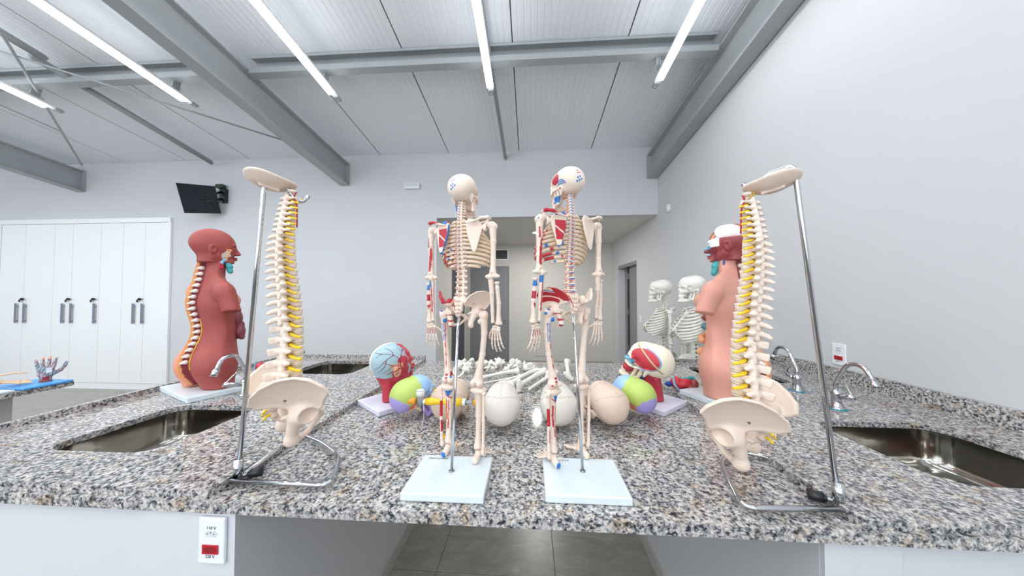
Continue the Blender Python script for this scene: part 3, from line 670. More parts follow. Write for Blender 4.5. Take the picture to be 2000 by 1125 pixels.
# ---------------------------------------------------------------- skull (real size, metres; face towards +y)
def skull_body():
    b = Body()
    b.a(ell((0, -.012, .0), (.069, .088, .064)), .02).a(ell((0, .035, -.002), (.056, .052, .055)), .03).a(ell((0, -.035, .008), (.074, .058, .056)), .03).a(ell((0, -.062, -.022), (.05, .036, .042)), .03)
    b.a(ell((0, -.02, -.05), (.05, .05, .025)), .02)
    b.a(ell((0, .066, -.062), (.036, .03, .036)), .015)
    b.poly([(-.05, .06, -.026), (-.03, .078, -.016), (0, .082, -.018), (.03, .078, -.016), (.05, .06, -.026)], [.008, .009, .008, .009, .008], .008)
    b.sym(lambda s: con((s * .05, .06, -.028), (s * .05, .06, -.058), .006, .007), .006)
    b.sym(lambda s: con((s * .028, .075, -.062), (s * .052, .058, -.06), .01, .008), .006)
    b.sym(lambda s: con((s * .052, .058, -.06), (s * .067, .03, -.053), .0055), .003); b.sym(lambda s: con((s * .067, .03, -.053), (s * .065, -.005, -.048), .005), .003)
    b.sym(lambda s: con((s * .056, -.018, -.05), (s * .052, -.012, -.078), .012, .006), .008)
    b.sym(lambda s: ell((s * .030, .088, -.040), (.019, .026, .017)), .004, 's')
    b.sym(lambda s: ell((s * .058, .04, -.035), (.010, .022, .022)), .006, 's')
    b.sub(ell((0, .105, -.066), (.012, .022, .017)), .003).a(con((0, .086, -.03), (0, .098, -.046), .006, .005), .004)
    b.a(ell((0, .066, -.09), (.029, .03, .012)), .006)
    for i in range(-6, 7):
        a = i / 6.5 * 1.35; b.a(con((.029 * math.sin(a), .064 + .033 * math.cos(a), -.094), (.028 * math.sin(a), .063 + .032 * math.cos(a), -.106), .0034, .003), .001)
    b.sub(ell((0, -.02, -.082), (.02, .022, .012)), .004)
    return b
def jaw_body():
    b = Body()
    for s in (1, -1):
        b.poly([(s * .056, .008, -.058), (s * .050, .006, -.085), (s * .047, .014, -.118), (s * .034, .05, -.130), (s * .016, .084, -.134), (0, .092, -.134)], [.006, .008, .009, .008, .009, .011], .006)
        b.a(con((s * .054, .028, -.07), (s * .045, .034, -.112), .005, .009), .008).a(con((s * .033, .055, -.118), (s * .014, .084, -.120), .006, .006), .006)
    for i in range(-6, 7):
        a = i / 6.5 * 1.3; b.a(con((.027 * math.sin(a), .062 + .032 * math.cos(a), -.118), (.027 * math.sin(a), .062 + .032 * math.cos(a), -.107), .0032, .003), .001)
    b.a(ell((0, .092, -.134), (.016, .009, .011)), .006)
    return b
SK = skull_body().mesh(.0019, 'cranium', noise=.0005, nfreq=90); JW = jaw_body().mesh(.0022, 'mandible')
def suture(P, C, col, w=.0010):
    x, y, z = P.T; wig = .004 * np.sin(x * 420) + .003 * np.sin(x * 900 + 1)
    up = z > -.02
    lam = y + .055 - np.abs(x) * .25 + (z - .05) * .5; setc(C, up & (np.abs(lam + wig * .6) < w * 1.6) & (y < -.02), col)
    sag = x + .003 * np.sin(y * 500) + .002 * np.sin(y * 1100); setc(C, up & (np.abs(sag) < w * 1.2) & (y < .035) & (lam > 0), col)
    setc(C, up & (np.abs(y - .035 + wig * .4) < w * 1.4), col)
def col_plain(base, sut):
    def f(P, C): C[:, :3] = srgb(base); suture(P, C, sut)
    return f
def col_didactic(P, C):
    x, y, z = P.T; C[:, :3] = srgb('b5cc68'); wig = .003 * np.sin(x * 420) + .002 * np.sin(z * 900 + 1)
    ax = np.abs(x)
    setc(C, y + wig > .032 + .1 * (z - .04), '9dc3ee')
    lam = y + .055 - ax * .25 + (z - .05) * .5 + wig; setc(C, lam < -.052, 'a79ad8')
    setc(C, (z < -.022 + wig) & (y > -.055) & (y < .028) & (ax > .03), 'd98a6a')
    setc(C, (z < -.05), 'e8d9b8'); setc(C, (z < -.04) & (y > .05), 'e7c35e'); setc(C, (z < -.045) & (ax > .04) & (y > .03), 'e08a3c')
def col_muscle_marks(P, C):
    C[:, :3] = srgb('e8d7c7'); x, y, z = P.T; L_ = x < 0
    Y = y; back = y < -.03
    for dz in (0, .013): setc(C, back & (seg_d(x, z, (-.024, .014 + dz * .9), (-.002 - dz * .5, .019 + dz * .9)) < .0026), RED)
    for px, pz in ((-.010, -.004), (-.022, -.011), (-.011, -.022), (.002, -.014), (-.023, -.029)): setc(C, back & ((x - px) ** 2 + (z - pz) ** 2 < .0054 ** 2), BLU)
    for rr in (.012, .020, .028):
        d = np.sqrt((y + .030) ** 2 + (z + .040) ** 2); setc(C, (x < -.045) & (np.abs(d - rr) < .0026) & (z > -.034), BLU)
    setc(C, (x < -.05) & (((y - .012) / .034) ** 2 + ((z - .004) / .028) ** 2 < 1), RED)
    setc(C, (x < -.04) & ((y + .02) ** 2 + (z + .05) ** 2 < .006 ** 2), RED)
def col_jaw_marks(P, C):
    C[:, :3] = srgb('e8d6c5'); x, y, z = P.T; setc(C, (x < -.045) & (z < -.082) & (y < .035) & (z > -.118), BLU)
    setc(C, (x < -.02) & (np.abs(z + .128) < .002) & (y > .03), RED)
def meshes_painted(me, fn, name, m): c = me.copy(); c.name = name; paint(c, fn); c.materials.clear(); c.materials.append(m); return c
SKULLS = {'marked': (meshes_painted(SK, col_muscle_marks, 'cranium', M_BONE), meshes_painted(JW, col_jaw_marks, 'mandible', M_BONE)),
          'beige': (meshes_painted(SK, col_plain('d6c0ae', 'bba18c'), 'cranium', M_BONE), meshes_painted(JW, col_plain('d6c0ae', 'd6c0ae'), 'mandible', M_BONE)),
          'white': (meshes_painted(SK, col_plain('dad4ca', 'b0a799'), 'cranium', M_BONE), meshes_painted(JW, col_plain('dad4ca', 'dad4ca'), 'mandible', M_BONE)),
          'didactic': (meshes_painted(SK, col_didactic, 'cranium', M_BONE), meshes_painted(JW, col_plain('b79be0', 'b79be0'), 'mandible', M_BONE))}
# ---------------------------------------------------------------- vertebrae (real size, origin at body centre, front = +y)
def vert_body(kind):
    b = Body()
    rx, ry, hz, sp, dr, tr, tb = {'c': (.012, .0095, .0075, .015, -.004, .024, -.002), 't': (.0155, .0145, .0105, .022, -.012, .032, -.018), 'l': (.0235, .0175, .0135, .026, -.005, .036, -.010)}[kind]
    b.a(cyl((0, 0, 0), rx, ry, hz, .003), .001).sub(ell((0, 0, 0), (0, 0, 0)) if False else cyl((0, ry * 1.55, 0), rx * 1.1, ry * .6, hz * .45, .002), .006)
    pr = {'c': .0052, 't': .0070, 'l': .0088}[kind]
    for s in (1, -1):
        b.a(con((s * rx * .7, -ry * .6, hz * .3), (s * rx * .85, -ry - .010, hz * .2), pr), .003)
        b.a(con((s * rx * .85, -ry - .010, hz * .2), (0, -ry - .020, -hz * .1), pr * 1.1, pr), .003)
        b.a(con((s * rx * .8, -ry - .008, 0), (s * tr, -ry + tb + .004, hz * (.35 if kind == 't' else 0)), pr, pr * (1.1 if kind == 't' else .75)), .003)
        b.a(con((s * rx * .8, -ry - .011, hz * .2), (s * rx * .85, -ry - .012, hz * 1.35), pr, pr * .85), .002).a(con((s * rx * .75, -ry - .014, 0), (s * rx * .75, -ry - .017, -hz * 1.35), pr, pr * .8), .002)
    b.a(ell((0, -ry - .013, -hz * .25), (rx * .85, .0075, hz * 1.05)), .004)
    for s in (1, -1): b.a(ell((s * rx * .8, -ry - .012, 0), (.0065, .007, hz * 1.2)), .003)
    if kind == 'l': b.a(box((0, -ry - .020 - sp * .5, dr * .5), (.0042, sp * .5, .0115), .004, (8, 0, 0)), .005)
    elif kind == 't': b.poly([(0, -ry - .018, 0), (0, -ry - .018 - sp * .55, dr * .5), (0, -ry - .018 - sp * .85, dr)], [.0085, .0060, .0052], .004)
    else:
        for s in (1, -1): b.a(con((0, -ry - .018, 0), (s * .004, -ry - .018 - sp * .55, dr), .0042, .003), .003)
    return b
VM = {k: vert_body(k).mesh(.0021 if k == 'l' else .0018, 'vertebra') for k in 'ctl'}
def vm_copy(m, fn=None, base='e3cfbd'):
    return {k: meshes_painted(v, fn or (lambda P, C: C.__setitem__((slice(None), slice(0, 3)), srgb(base))), 'vertebra', m) for k, v in VM.items()}
VMP = vm_copy(M_BONE)
def vmarks(P, C):
    C[:, :3] = srgb('e5d3c2'); x, y, z = P.T; s = (x < .002)
    setc(C, s & (y < -.018) & (np.abs(z + .001) < .0022) & (x > -.016), BLU); setc(C, s & (x < -.018) & (np.abs(z - .002) < .002), RED); setc(C, (y < -.034) & (np.abs(z + .009) < .0022) & s, RED)
VMM = vm_copy(M_BONE, vmarks); VMP2 = VMP
dm = MB(); dm.lathe([(.9, -1), (1.0, -.6), (1.0, .6), (.9, 1)], n=20); DISC = dm.mesh('intervertebral_disc'); DISC.materials.append(M_DISC)
nb = MB(); nb.tube(smooth_pts([(.008, -.010, .0), (.018, -.010, -.002), (.028, -.002, -.007), (.037, .008, -.010)], 3), .004, 8, rs=[.0035] * 3 + [.0042] * 3 + [.0036] * 3 + [.003]); NERVE = nb.mesh('spinal_nerve'); NERVE.materials.append(M_NERVE)
nb = MB(); nb.tube(smooth_pts([(-.008, -.010, .0), (-.018, -.010, -.002), (-.028, -.002, -.007), (-.037, .008, -.010)], 3), .004, 8, rs=[.0035] * 3 + [.0042] * 3 + [.0036] * 3 + [.003]); NERVE2 = nb.mesh('spinal_nerve'); NERVE2.materials.append(M_NERVE)
def spine_nodes():
    """24 vertebral bodies, top (C1) first; y forward, z down from 0 at C1; returns (kind, y, z, tilt, scale)"""
    hs = [.0172] * 7 + [.0205 + .00055 * i for i in range(12)] + [.031, .0325, .034, .035, .035]
    L = sum(hs); out = []; z = 0
    def yc(t):    # t: 0 top .. 1 bottom
        return .009 * math.sin(2 * PI * (t - .02) * 1.0) * (-1) * (1.25 if t < .5 else .9) + .010 * t
    for i, h in enumerate(hs):
        zc = z + h / 2; t = zc / L; k = 'c' if i < 7 else ('t' if i < 19 else 'l')
        dy = (yc(min(t + .02, 1)) - yc(t - .02)) / (.04 * L)
        hz = {'c': .0172, 't': .0240, 'l': .0325}[k]; s = h / hz
        out.append((k, yc(t), -zc, math.atan(dy), s, h)); z += h
    return out, L
NODES, SPL = spine_nodes()
def sxy(k, i):
    if k == 'c': return .92 + .03 * i
    if k == 't': return .88 + .026 * (i - 7)
    return .94 + .03 * (i - 19)
def put_spine(parent, meshes, scale, origin, nerves=True, disc=True, skip=()):
    o0 = Vector(origin)
    for i, (k, y, z, ti, s, h) in enumerate(NODES):
        o = link(bpy.data.objects.new('vertebra', meshes[k]), parent); o.location = o0 + Vector((0, y, z)) * scale; a = sxy(k, i); o.rotation_euler = (-ti, 0, 0)
        o.scale = (scale * a, scale * a, scale * s * .97)
        rx, ry, hz = {'c': (.012, .0095, .0075), 't': (.0145, .0135, .0100), 'l': (.0225, .0165, .0130)}[k]
        if disc:
            d = link(bpy.data.objects.new('intervertebral_disc', DISC), o); hh = {'c': .0172, 't': .0240, 'l': .0325}[k]
            d.location = (0, 0, -hh / 2); d.scale = (rx * .98, ry * .98, hh / 2 - hz + .0008)
        if nerves:
            sc = {'c': .78, 't': .9, 'l': 1.15}[k]
            for N_ in (NERVE, NERVE2):
                n_ = link(bpy.data.objects.new('spinal_nerve', N_), o); n_.location = (0, -ry * .35, -hz * 1.05); n_.scale = (sc, sc, sc * 1.1)
# ---------------------------------------------------------------- pelvis (real size; origin at top centre of sacrum, front = +y)
def hip_body():
    b = Body(); A = (.088, .004, -.078)
    u = Vector((.60, .80, 0)).normalized(); n_ = Vector((u.y, -u.x, 0)); v = (n_ * .30 + Vector((0, 0, 1))).normalized()
    poly = [(-.098, .055), (-.088, .082), (-.065, .103), (-.03, .120), (.01, .125), (.045, .115), (.072, .092), (.082, .068), (.062, .040), (.052, .012), (.026, -.012), (-.024, -.012), (-.034, .012), (-.055, .026), (-.085, .035)]
    b.a(plate(A, u, v, poly, .0035, ku=3.0, kv=1.5, rim=.0035), .003)
    A = Vector(A)
    b.a(ell(A + Vector((0, .002, -.012)), (.028, .030, .030)), .018)
    b.sub(ell(A + Vector((.028, .006, -.016)), (.026, .024, .024)), .004)
    isch = Vector((.062, -.022, -.165)); pub = Vector((.022, .052, -.118)); sym = Vector((.008, .056, -.135))
    b.a(con(A + Vector((-.008, -.016, -.02)), isch + Vector((0, 0, .012)), .019, .013), .012).a(ell(isch, (.015, .018, .019)), .008)
    b.a(con(A + Vector((-.012, .02, -.014)), pub, .011, .008), .01).a(con(pub, sym, .010, .011), .006).a(con(sym, (.032, .02, -.168), .0085, .0065), .006).a(con((.032, .02, -.168), isch + Vector((0, .004, -.006)), .0065, .011), .006)
    b.a(ell((.052, -.052, -.035), (.012, .022, .026), (0, 0, 25)), .012)
    b.a(con(A + Vector((-.022, -.03, -.015)), A + Vector((-.036, -.042, -.022)), .008, .004), .006)
    return b
HIP = hip_body().mesh(.0030, 'hip_bone', noise=.0006, nfreq=70)
def sacrum_body():
    b = Body()
    b.a(box((0, -.030, -.018), (.040, .018, .020), .012, (-25, 0, 0)), .01).a(box((0, -.048, -.055), (.028, .014, .026), .01, (-12, 0, 0)), .015).a(box((0, -.050, -.088), (.017, .009, .018), .007, (12, 0, 0)), .012)
    b.a(con((0, -.045, -.108), (0, -.028, -.128), .008, .004), .008).a(cyl((0, -.004, -.006), .023, .016, .008, .003), .006)
    for i in range(4):
        z = -.022 - .021 * i; b.a(ell((0, -.062 - .004 * i + .003 * i * i * .6, z), (.005, .008, .009)), .004)
        for s in (1, -1):
            w = .019 - .0028 * i; b.sub(ell((s * w, -.064, z - .008), (.0042, .014, .0048)), .002); b.a(ell((s * (w - .007), -.058 - .003 * i, z), (.0035, .008, .007)), .003)
    return b
SAC = sacrum_body().mesh(.0028, 'sacrum', noise=.0004, nfreq=80)
# ---------------------------------------------------------------- limb bones at mini-skeleton scale; z down from the proximal joint
def femur_body():
    b = Body(); L_ = .206
    b.a(ell((-.021, 0, .004), (.0112,) * 3), .001).a(con((-.018, 0, .003), (0, -.001, -.010), .0065, .009), .004).a(ell((.003, -.002, -.006), (.0085, .0085, .0115)), .005).a(ell((-.007, -.007, -.026), (.005, .005, .007)), .004)
    b.poly([(0, 0, -.012), (.001, .003, -.06), (-.003, .004, -.12), (-.009, 0, -.175), (-.011, 0, -.195)], [.0095, .0070, .0066, .0085, .0125], .004)
    b.a(ell((-.0195, -.004, -.200), (.0082, .0115, .0105)), .004).a(ell((-.0035, -.004, -.200), (.0082, .0115, .0105)), .004).sub(ell((-.0115, -.014, -.206), (.0036, .008, .010)), .002)
    return b
def tibia_body():
    b = Body(); b.a(box((0, 0, -.006), (.0175, .0115, .0055), .005), .002).a(con((0, 0, -.008), (0, .002, -.028), .0130, .0085), .006).a(con((0, -.001, -.004), (0, -.001, .005), .0035, .0022), .003)
    b.poly([(0, .002, -.028), (-.001, .003, -.08), (-.001, 0, -.14), (-.001, -.001, -.162)], [.0085, .0066, .0058, .0085], .004).a(con((-.006, 0, -.162), (-.008, 0, -.172), .005, .003), .003); return b
def fibula_body():
    b = Body(); b.a(ell((0, 0, -.004), (.0055, .005, .006)), .002).poly([(0, 0, -.006), (.001, -.001, -.08), (.001, 0, -.150), (0, .001, -.166)], [.0032, .0034, .0032, .0042], .003).a(ell((0, .001, -.168), (.0038, .005, .0075)), .003); return b
def humerus_body():
    b = Body(); b.a(ell((-.002, 0, -.004), (.0105, .0105, .0105)), .003).a(ell((.006, .001, -.008), (.006, .007, .008)), .003)
    b.poly([(.001, 0, -.012), (.002, 0, -.05), (.001, .001, -.10), (0, 0, -.136)], [.0082, .0062, .0054, .0066], .004)
    b.a(con((-.012, 0, -.146), (.011, 0, -.146), .0062, .0056), .006).a(con((0, 0, -.13), (0, 0, -.143), .0062, .008), .004).sub(ell((0, -.009, -.140), (.0045, .005, .005)), .002); return b
def ulna_body():
    b = Body(); b.a(ell((0, -.004, .004), (.0062, .0058, .0085)), .003).sub(ell((0, .005, .004), (.008, .005, .005)), .002).poly([(0, -.001, -.006), (.001, -.001, -.04), (0, 0, -.09), (0, 0, -.118)], [.0060, .0048, .0038, .0038], .003).a(ell((0, 0, -.121), (.0042, .0042, .0042)), .002); return b
def radius_body():
    b = Body(); b.a(cyl((0, 0, -.003), .0058, .0058, .003, .001), .001).poly([(0, 0, -.006), (0, 0, -.018), (.002, 0, -.06), (0, 0, -.100), (0, 0, -.114)], [.0036, .0046, .0044, .0048, .0072], .003).a(ell((0, 0, -.116), (.0082, .0056, .0048)), .003); return b
def hand_body():
    b = Body()
    for i, (x, z) in enumerate([(-.0075, -.004), (-.0015, -.003), (.0045, -.004), (.0095, -.006), (-.009, -.0105), (-.003, -.010), (.003, -.0105), (.009, -.012)]): b.a(ell((x, (.0006, -.0006)[i % 2], z), (.0036, .0034, .0036)), .0012)
    fin = [((-.0085, -.013), -.13, (.026, .013, .010, .007)), ((-.003, -.013), -.04, (.027, .016, .011, .008)), ((.003, -.014), .05, (.025, .015, .0105, .008)), ((.0085, -.015), .15, (.022, .012, .008, .0065))]
    for (x, z), a, ls in fin:
        p = Vector((x, 0, z)); r_ = .0026; bend = 0
        for j, l in enumerate(ls):
            bend += (0, .12, .2, .15)[j]; d = Vector((math.sin(a), math.sin(bend), -math.cos(a) * math.cos(bend))).normalized(); q = p + d * l
            b.a(con(p, q, r_ * .85, r_ * .8), .0006).a(ell(q, (r_ * 1.05, r_ * .95, r_ * 1.05)), .001).a(ell(p, (r_ * 1.05,) * 3), .001); p = q + d * .0004; r_ *= .9
    p = Vector((-.012, .002, -.012)); d = Vector((-.62, .35, -.72)).normalized()
    for l, r_ in ((.017, .0029), (.013, .0026), (.009, .0023)):
        q = p + d * l; b.a(con(p, q, r_ * .85), .0006).a(ell(q, (r_ * 1.05,) * 3), .001); p = q; d = (d + Vector((.12, .08, -.1))).normalized()
    return b
def foot_body():   # origin at the ankle; toes to +y; medial = -x
    b = Body(); b.a(ell((0, 0, -.006), (.0088, .012, .0075)), .003).a(con((0, -.004, -.012), (.001, -.024, -.018), .0085, .0088), .004).a(ell((.001, -.027, -.019), (.0078, .008, .0085)), .003).a(con((-.002, .008, -.010), (-.002, .022, -.014), .0095, .0085), .004).a(ell((-.004, .026, -.015), (.011, .008, .006)), .003)
    for i in range(5):
        x0 = -.010 + .0048 * i; x1 = -.014 + .0078 * i; r_ = .0038 if i == 0 else .0025; l = .032 - .0022 * i
        p = Vector((x0, .03, -.016)); q = Vector((x1, .03 + l, -.0235)); b.a(con(p, q, r_), .001).a(ell(q, (r_ * 1.3,) * 3), .001)
        for j in range(2 if i == 0 else 3):
            e = q + Vector(((x1 - x0) * .2, (.010, .006, .005)[j] * (1.2 if i == 0 else 1), -.0006)); b.a(con(q, e, r_ * .85, r_ * .75), .0008).a(ell(e, (r_ * .95,) * 3), .0008); q = e
    return b
def scapula_body():   # right scapula, origin at glenoid; medial = -x, seen from behind (-y)
    b = Body(); poly = [(-.004, .004), (-.014, .016), (-.034, .021), (-.040, .012), (-.037, -.012), (-.026, -.052), (-.021, -.057), (-.017, -.05), (-.008, -.016)]
    b.a(plate((0, -.002, 0), (1, .42, 0), (0, .06, 1), poly, .0013, ku=-4, rim=.0010), .002)
    b.a(ell((0, 0, -.002), (.005, .006, .0075)), .003).sub(ell((.0085, .001, -.002), (.0065, .007, .008)), .001)
    b.poly([(-.034, -.020, .008), (-.018, -.018, .012), (-.002, -.016, .018), (.009, -.010, .019), (.012, -.004, .017)], [.0014, .0026, .0030, .0038, .0032], .003)
    b.poly([(-.002, .002, .006), (-.001, .012, .012), (.005, .018, .008)], [.0036, .003, .0026], .003)
    return b
BM = {}
for nm, fn, vx in (('femur', femur_body, .0016), ('tibia', tibia_body, .0016), ('fibula', fibula_body, .0013), ('humerus', humerus_body, .0014), ('ulna', ulna_body, .0013), ('radius', radius_body, .0013), ('hand', hand_body, .00085), ('foot', foot_body, .0014), ('scapula', scapula_body, .0010)):
    BM[nm] = fn().mesh(vx, nm)
# ================================================================ painted mini skeletons
def pm(me, fn, name, base='e4d0bf', m=None): c = me.copy(); c.name = name; paint(c, fn, base); c.materials.clear(); c.materials.append(m or M_BONE); return c
PL = {k: pm(v, None, k) for k, v in BM.items()}
def near(P, c, r): return ((P - np.array(c, f32)) ** 2).sum(1) < r * r
def p_hip(P, C):
    x, y, z = P.T; d = np.sqrt((y - .004) ** 2 + (z + .092) ** 2); a = np.arctan2(z + .092, y - .004)
    up = (z > -.065) & (x < -.045)
    setc(C, up & (d > .050) & (d < .074) & (a > .9) & (a < 2.3), RED); setc(C, up & (d > .081) & (d < .102) & (a > .75) & (a < 2.15), RED); setc(C, up & (d > .106) & (d < .111) & (a > .6) & (a < 2.0), BLU)
    setc(C, (z > -.04) & (y < -.035) & (d > .085) & (x < -.03), RED); setc(C, (z > .03) & (y < .01) & (y > -.05), RED)
    setc(C, (np.abs(z + .110) < .003) & (y < 0), RED); setc(C, (np.abs(z + .145) < .006) & (y < -.01) & (x < -.05), RED); setc(C, (z < -.172) & (y < -.02), RED)
def p_scap(P, C):
    x, y, z = P.T; b = y < .003
    setc(C, b & (z < .002) & (x < .034) & (x > .012) & (z > -.040) & (np.abs(seg_d(x, z, (.012, -.01), (.035, -.03))) > .0015) & (x > .010 - .10 * z), RED)
    setc(C, b & (seg_d(x, z, (.0385, .010), (.0355, -.012)) < .0016), BLU); setc(C, b & (seg_d(x, z, (.0355, -.012), (.025, -.050)) < .0014), BLU); setc(C, z < -.052, BLU)
    setc(C, (y < -.008) & (z > .014), RED); setc(C, b & (z > .012) & (x > .012) & (x < .034) & (y > -.012), BLU)
def p_hum(P, C): x, y, z = P.T; setc(C, (y < .002) & (seg_d(x, z, (.001, -.06), (-.001, -.125)) < .0032 * np.clip((-z - .02) / .06, .2, 1)), RED); setc(C, (seg_d(x, z, (-.005, -.03), (-.004, -.055)) < .0018), RED); setc(C, near(P, (-.009, -.008, -.006), .0032), BLU)
def p_uln(P, C): x, y, z = P.T; setc(C, (y < -.001) & (seg_d(x, z, (0, -.012), (0, -.095)) < .0016), RED); setc(C, (y < -.002) & (x < .001) & (z < -.003) & (z > -.022), BLU)
def p_rad(P, C): x, y, z = P.T; setc(C, (y < .001) & (z < -.008) & (z > -.022), BLU); setc(C, (y < .001) & (z < -.035) & (z > -.055), RED); setc(C, (y < .001) & (np.abs(x) < (.082 + z) * .25) & (z < -.066) & (z > -.085), RED)
def p_hand(P, C):
    x, y, z = P.T
    for i in range(4):
        x0 = (.0085, .003, -.003, -.0085)[i]; s = (.13, .04, -.05, -.15)[i]
        setc(C, (y < .001) & (seg_d(x, z, (x0 + s * .003, -.017), (x0 + s * .016, -.030)) < .0009), RED)
        for q in (.0, .040, .052, .060): setc(C, near(P, (x0 + s * q, -.001, -.014 - q), .0016), '23306a')
def p_fem(P, C):
    x, y, z = P.T; b = y < .004
    setc(C, near(P, (.007, -.009, -.026), .0062), BLU); setc(C, near(P, (-.009, -.007, -.008), .004), BLU); setc(C, near(P, (-.002, -.008, .002), .0035), BLU)
    for k in range(3): setc(C, b & (seg_d(x, z, (-.005 + .0035 * k, -.035), (-.003 + .003 * k, -.085)) < .0007), BLU)
    setc(C, b & (seg_d(x, z, (.005, -.035), (.004, -.10)) < .0008), RED); setc(C, b & (seg_d(x, z, (.004, -.10), (.008, -.16)) < .0010), RED)
    setc(C, b & (np.abs(z + .184) < .003) & (np.abs(x - .011) < .003), RED); setc(C, b & (np.abs(z + .192) < .002) & (np.abs(x - .011) < .003), RED); setc(C, b & (seg_d(x, z, (.019, -.176), (.020, -.190)) < .0013), RED); setc(C, near(P, (.0225, -.009, -.188), .004), BLU); setc(C, near(P, (-.001, -.013, -.200), .003), RED)
def p_tib(P, C): x, y, z = P.T; b = y < .003; setc(C, b & (z < -.014) & (z > -.036) & (np.abs(x - .003) < (z + .038) * .35), BLU); setc(C, b & (seg_d(x, z, (-.006, -.024), (.010, -.040)) < .0012), RED); setc(C, b & (seg_d(x, z, (-.0032, -.044), (-.001, -.10)) < .0017), RED); setc(C, b & (seg_d(x, z, (.0035, -.046), (.0025, -.125)) < .0013), RED)
def p_fib(P, C): x, y, z = P.T; b = y < .003; setc(C, b & (z < -.040) & (z > -.085), RED); setc(C, b & (z < -.095) & (z > -.13) & (x > -.001), RED)
def p_foot(P, C): x, y, z = P.T; setc(C, (y < -.031) & (z > -.026), BLU); setc(C, (y > .03) & (z > -.016) & (np.abs(np.sin(x * 700)) < .4), RED)
PNT = {'scapula': p_scap, 'humerus': p_hum, 'ulna': p_uln, 'radius': p_rad, 'hand': p_hand, 'femur': p_fem, 'tibia': p_tib, 'fibula': p_fib, 'foot': p_foot}
PLM = {k: pm(mir(BM[k], k), PNT[k], k) for k in BM}
def p_hole(P, C):
    for c_ in ((.078, -.034, -.040), (.067, -.040, -.066)): setc(C, (((P[:, 1:] - np.array(c_[1:], f32)) ** 2).sum(1) < .0034 ** 2) & (np.abs(P[:, 0]) > .03), '6e6052')
HIPR = pm(HIP, p_hole, 'hip_bone'); HIPL = pm(mir(HIP, 'hip_bone'), p_hip, 'hip_bone')
def p_sac(P, C): x, y, z = P.T; setc(C, (x < -.006) & (z > -.07) & (seg_d(x, z, (-.030, -.01), (-.016, -.065)) < .0028) & (y < -.03), RED)
SACP = pm(SAC, p_sac, 'sacrum'); SACQ = pm(SAC, None, 'sacrum')
HD = {'none': None}
RW = [.033, .048, .060, .069, .076, .081, .084, .085, .083, .078, .069, .056]; RYY = [.022, .032, .038, .043, .046, .048, .050, .050, .050, .048, .045, .040]
RD = [.014, .020, .025, .029, .032, .034, .036, .036, .036, .034, .024, .012]; RT = [150, 152, 154, 155, 156, 156, 155, 146, 136, 126, 96, 66]
MS = .482; ZSP = .735
RIB = {}
def rib_pts(i, s, n=22):
    k, y, z, ti, sc, h = NODES[7 + i]; z0 = ZSP + (z + .004) * MS; y0 = y * MS - .016
    w, ry = RW[i], RYY[i]; yc = y0 + ry; t0 = math.asin(min(.99, .009 / w)); t1 = R(RT[i]); out = []
    for j in range(n + 1):
        t = t0 + (t1 - t0) * j / n; out.append(Vector((s * w * math.sin(t), yc - ry * math.cos(t), z0 - RD[i] * (1 - math.cos(t)) / 2)))
    out[0] = out[0] + Vector((0, .005, 0)); return out
for i in range(12):
    for s in (1, -1):
        m_ = MB(); pts = rib_pts(i, s, 30); n = len(pts); m_.tube(pts, .0030, 8, rs=[.0032 + .0007 * min(1, j / 6) for j in range(n)], ell=(1.15, .55), up=(0, 0, 1)); me = m_.mesh('rib')
        def pr(P, C, i=i, s=s):
            if s > 0: return
            x, y, z = P.T; tt = np.arctan2(-x, -(y - (pts[0].y + RYY[i]))); b = (y < .05)
            if i in (3, 4, 5, 6, 7, 8): setc(C, (tt > 1.25) & (tt < 1.9) & (np.abs(np.sin(tt * 16)) > .55), RED)
            if i >= 7: setc(C, (np.abs(np.sin(tt * 5 + i)) < .3) & (tt < 1.3) & (tt > .3) & (z > np.interp(tt, [.1, 3], [pts[0].z, pts[0].z - RD[i]])), BLU if i % 2 else RED)
            if i in (9, 10): setc(C, (tt > .9) & (tt < 1.3), RED)
        RIB[(i, s)] = meshes_painted(me, None, 'rib', M_BONE); paint(RIB[(i, s)], pr, 'e0c9ac')
PINM = MB(); PINM.tube([(-.007, 0, 0), (.007, 0, 0)], .0042, 10); PINM.tube([(-.010, 0, 0), (-.006, 0, 0)], .0055, 8); PINM = PINM.mesh('pin')
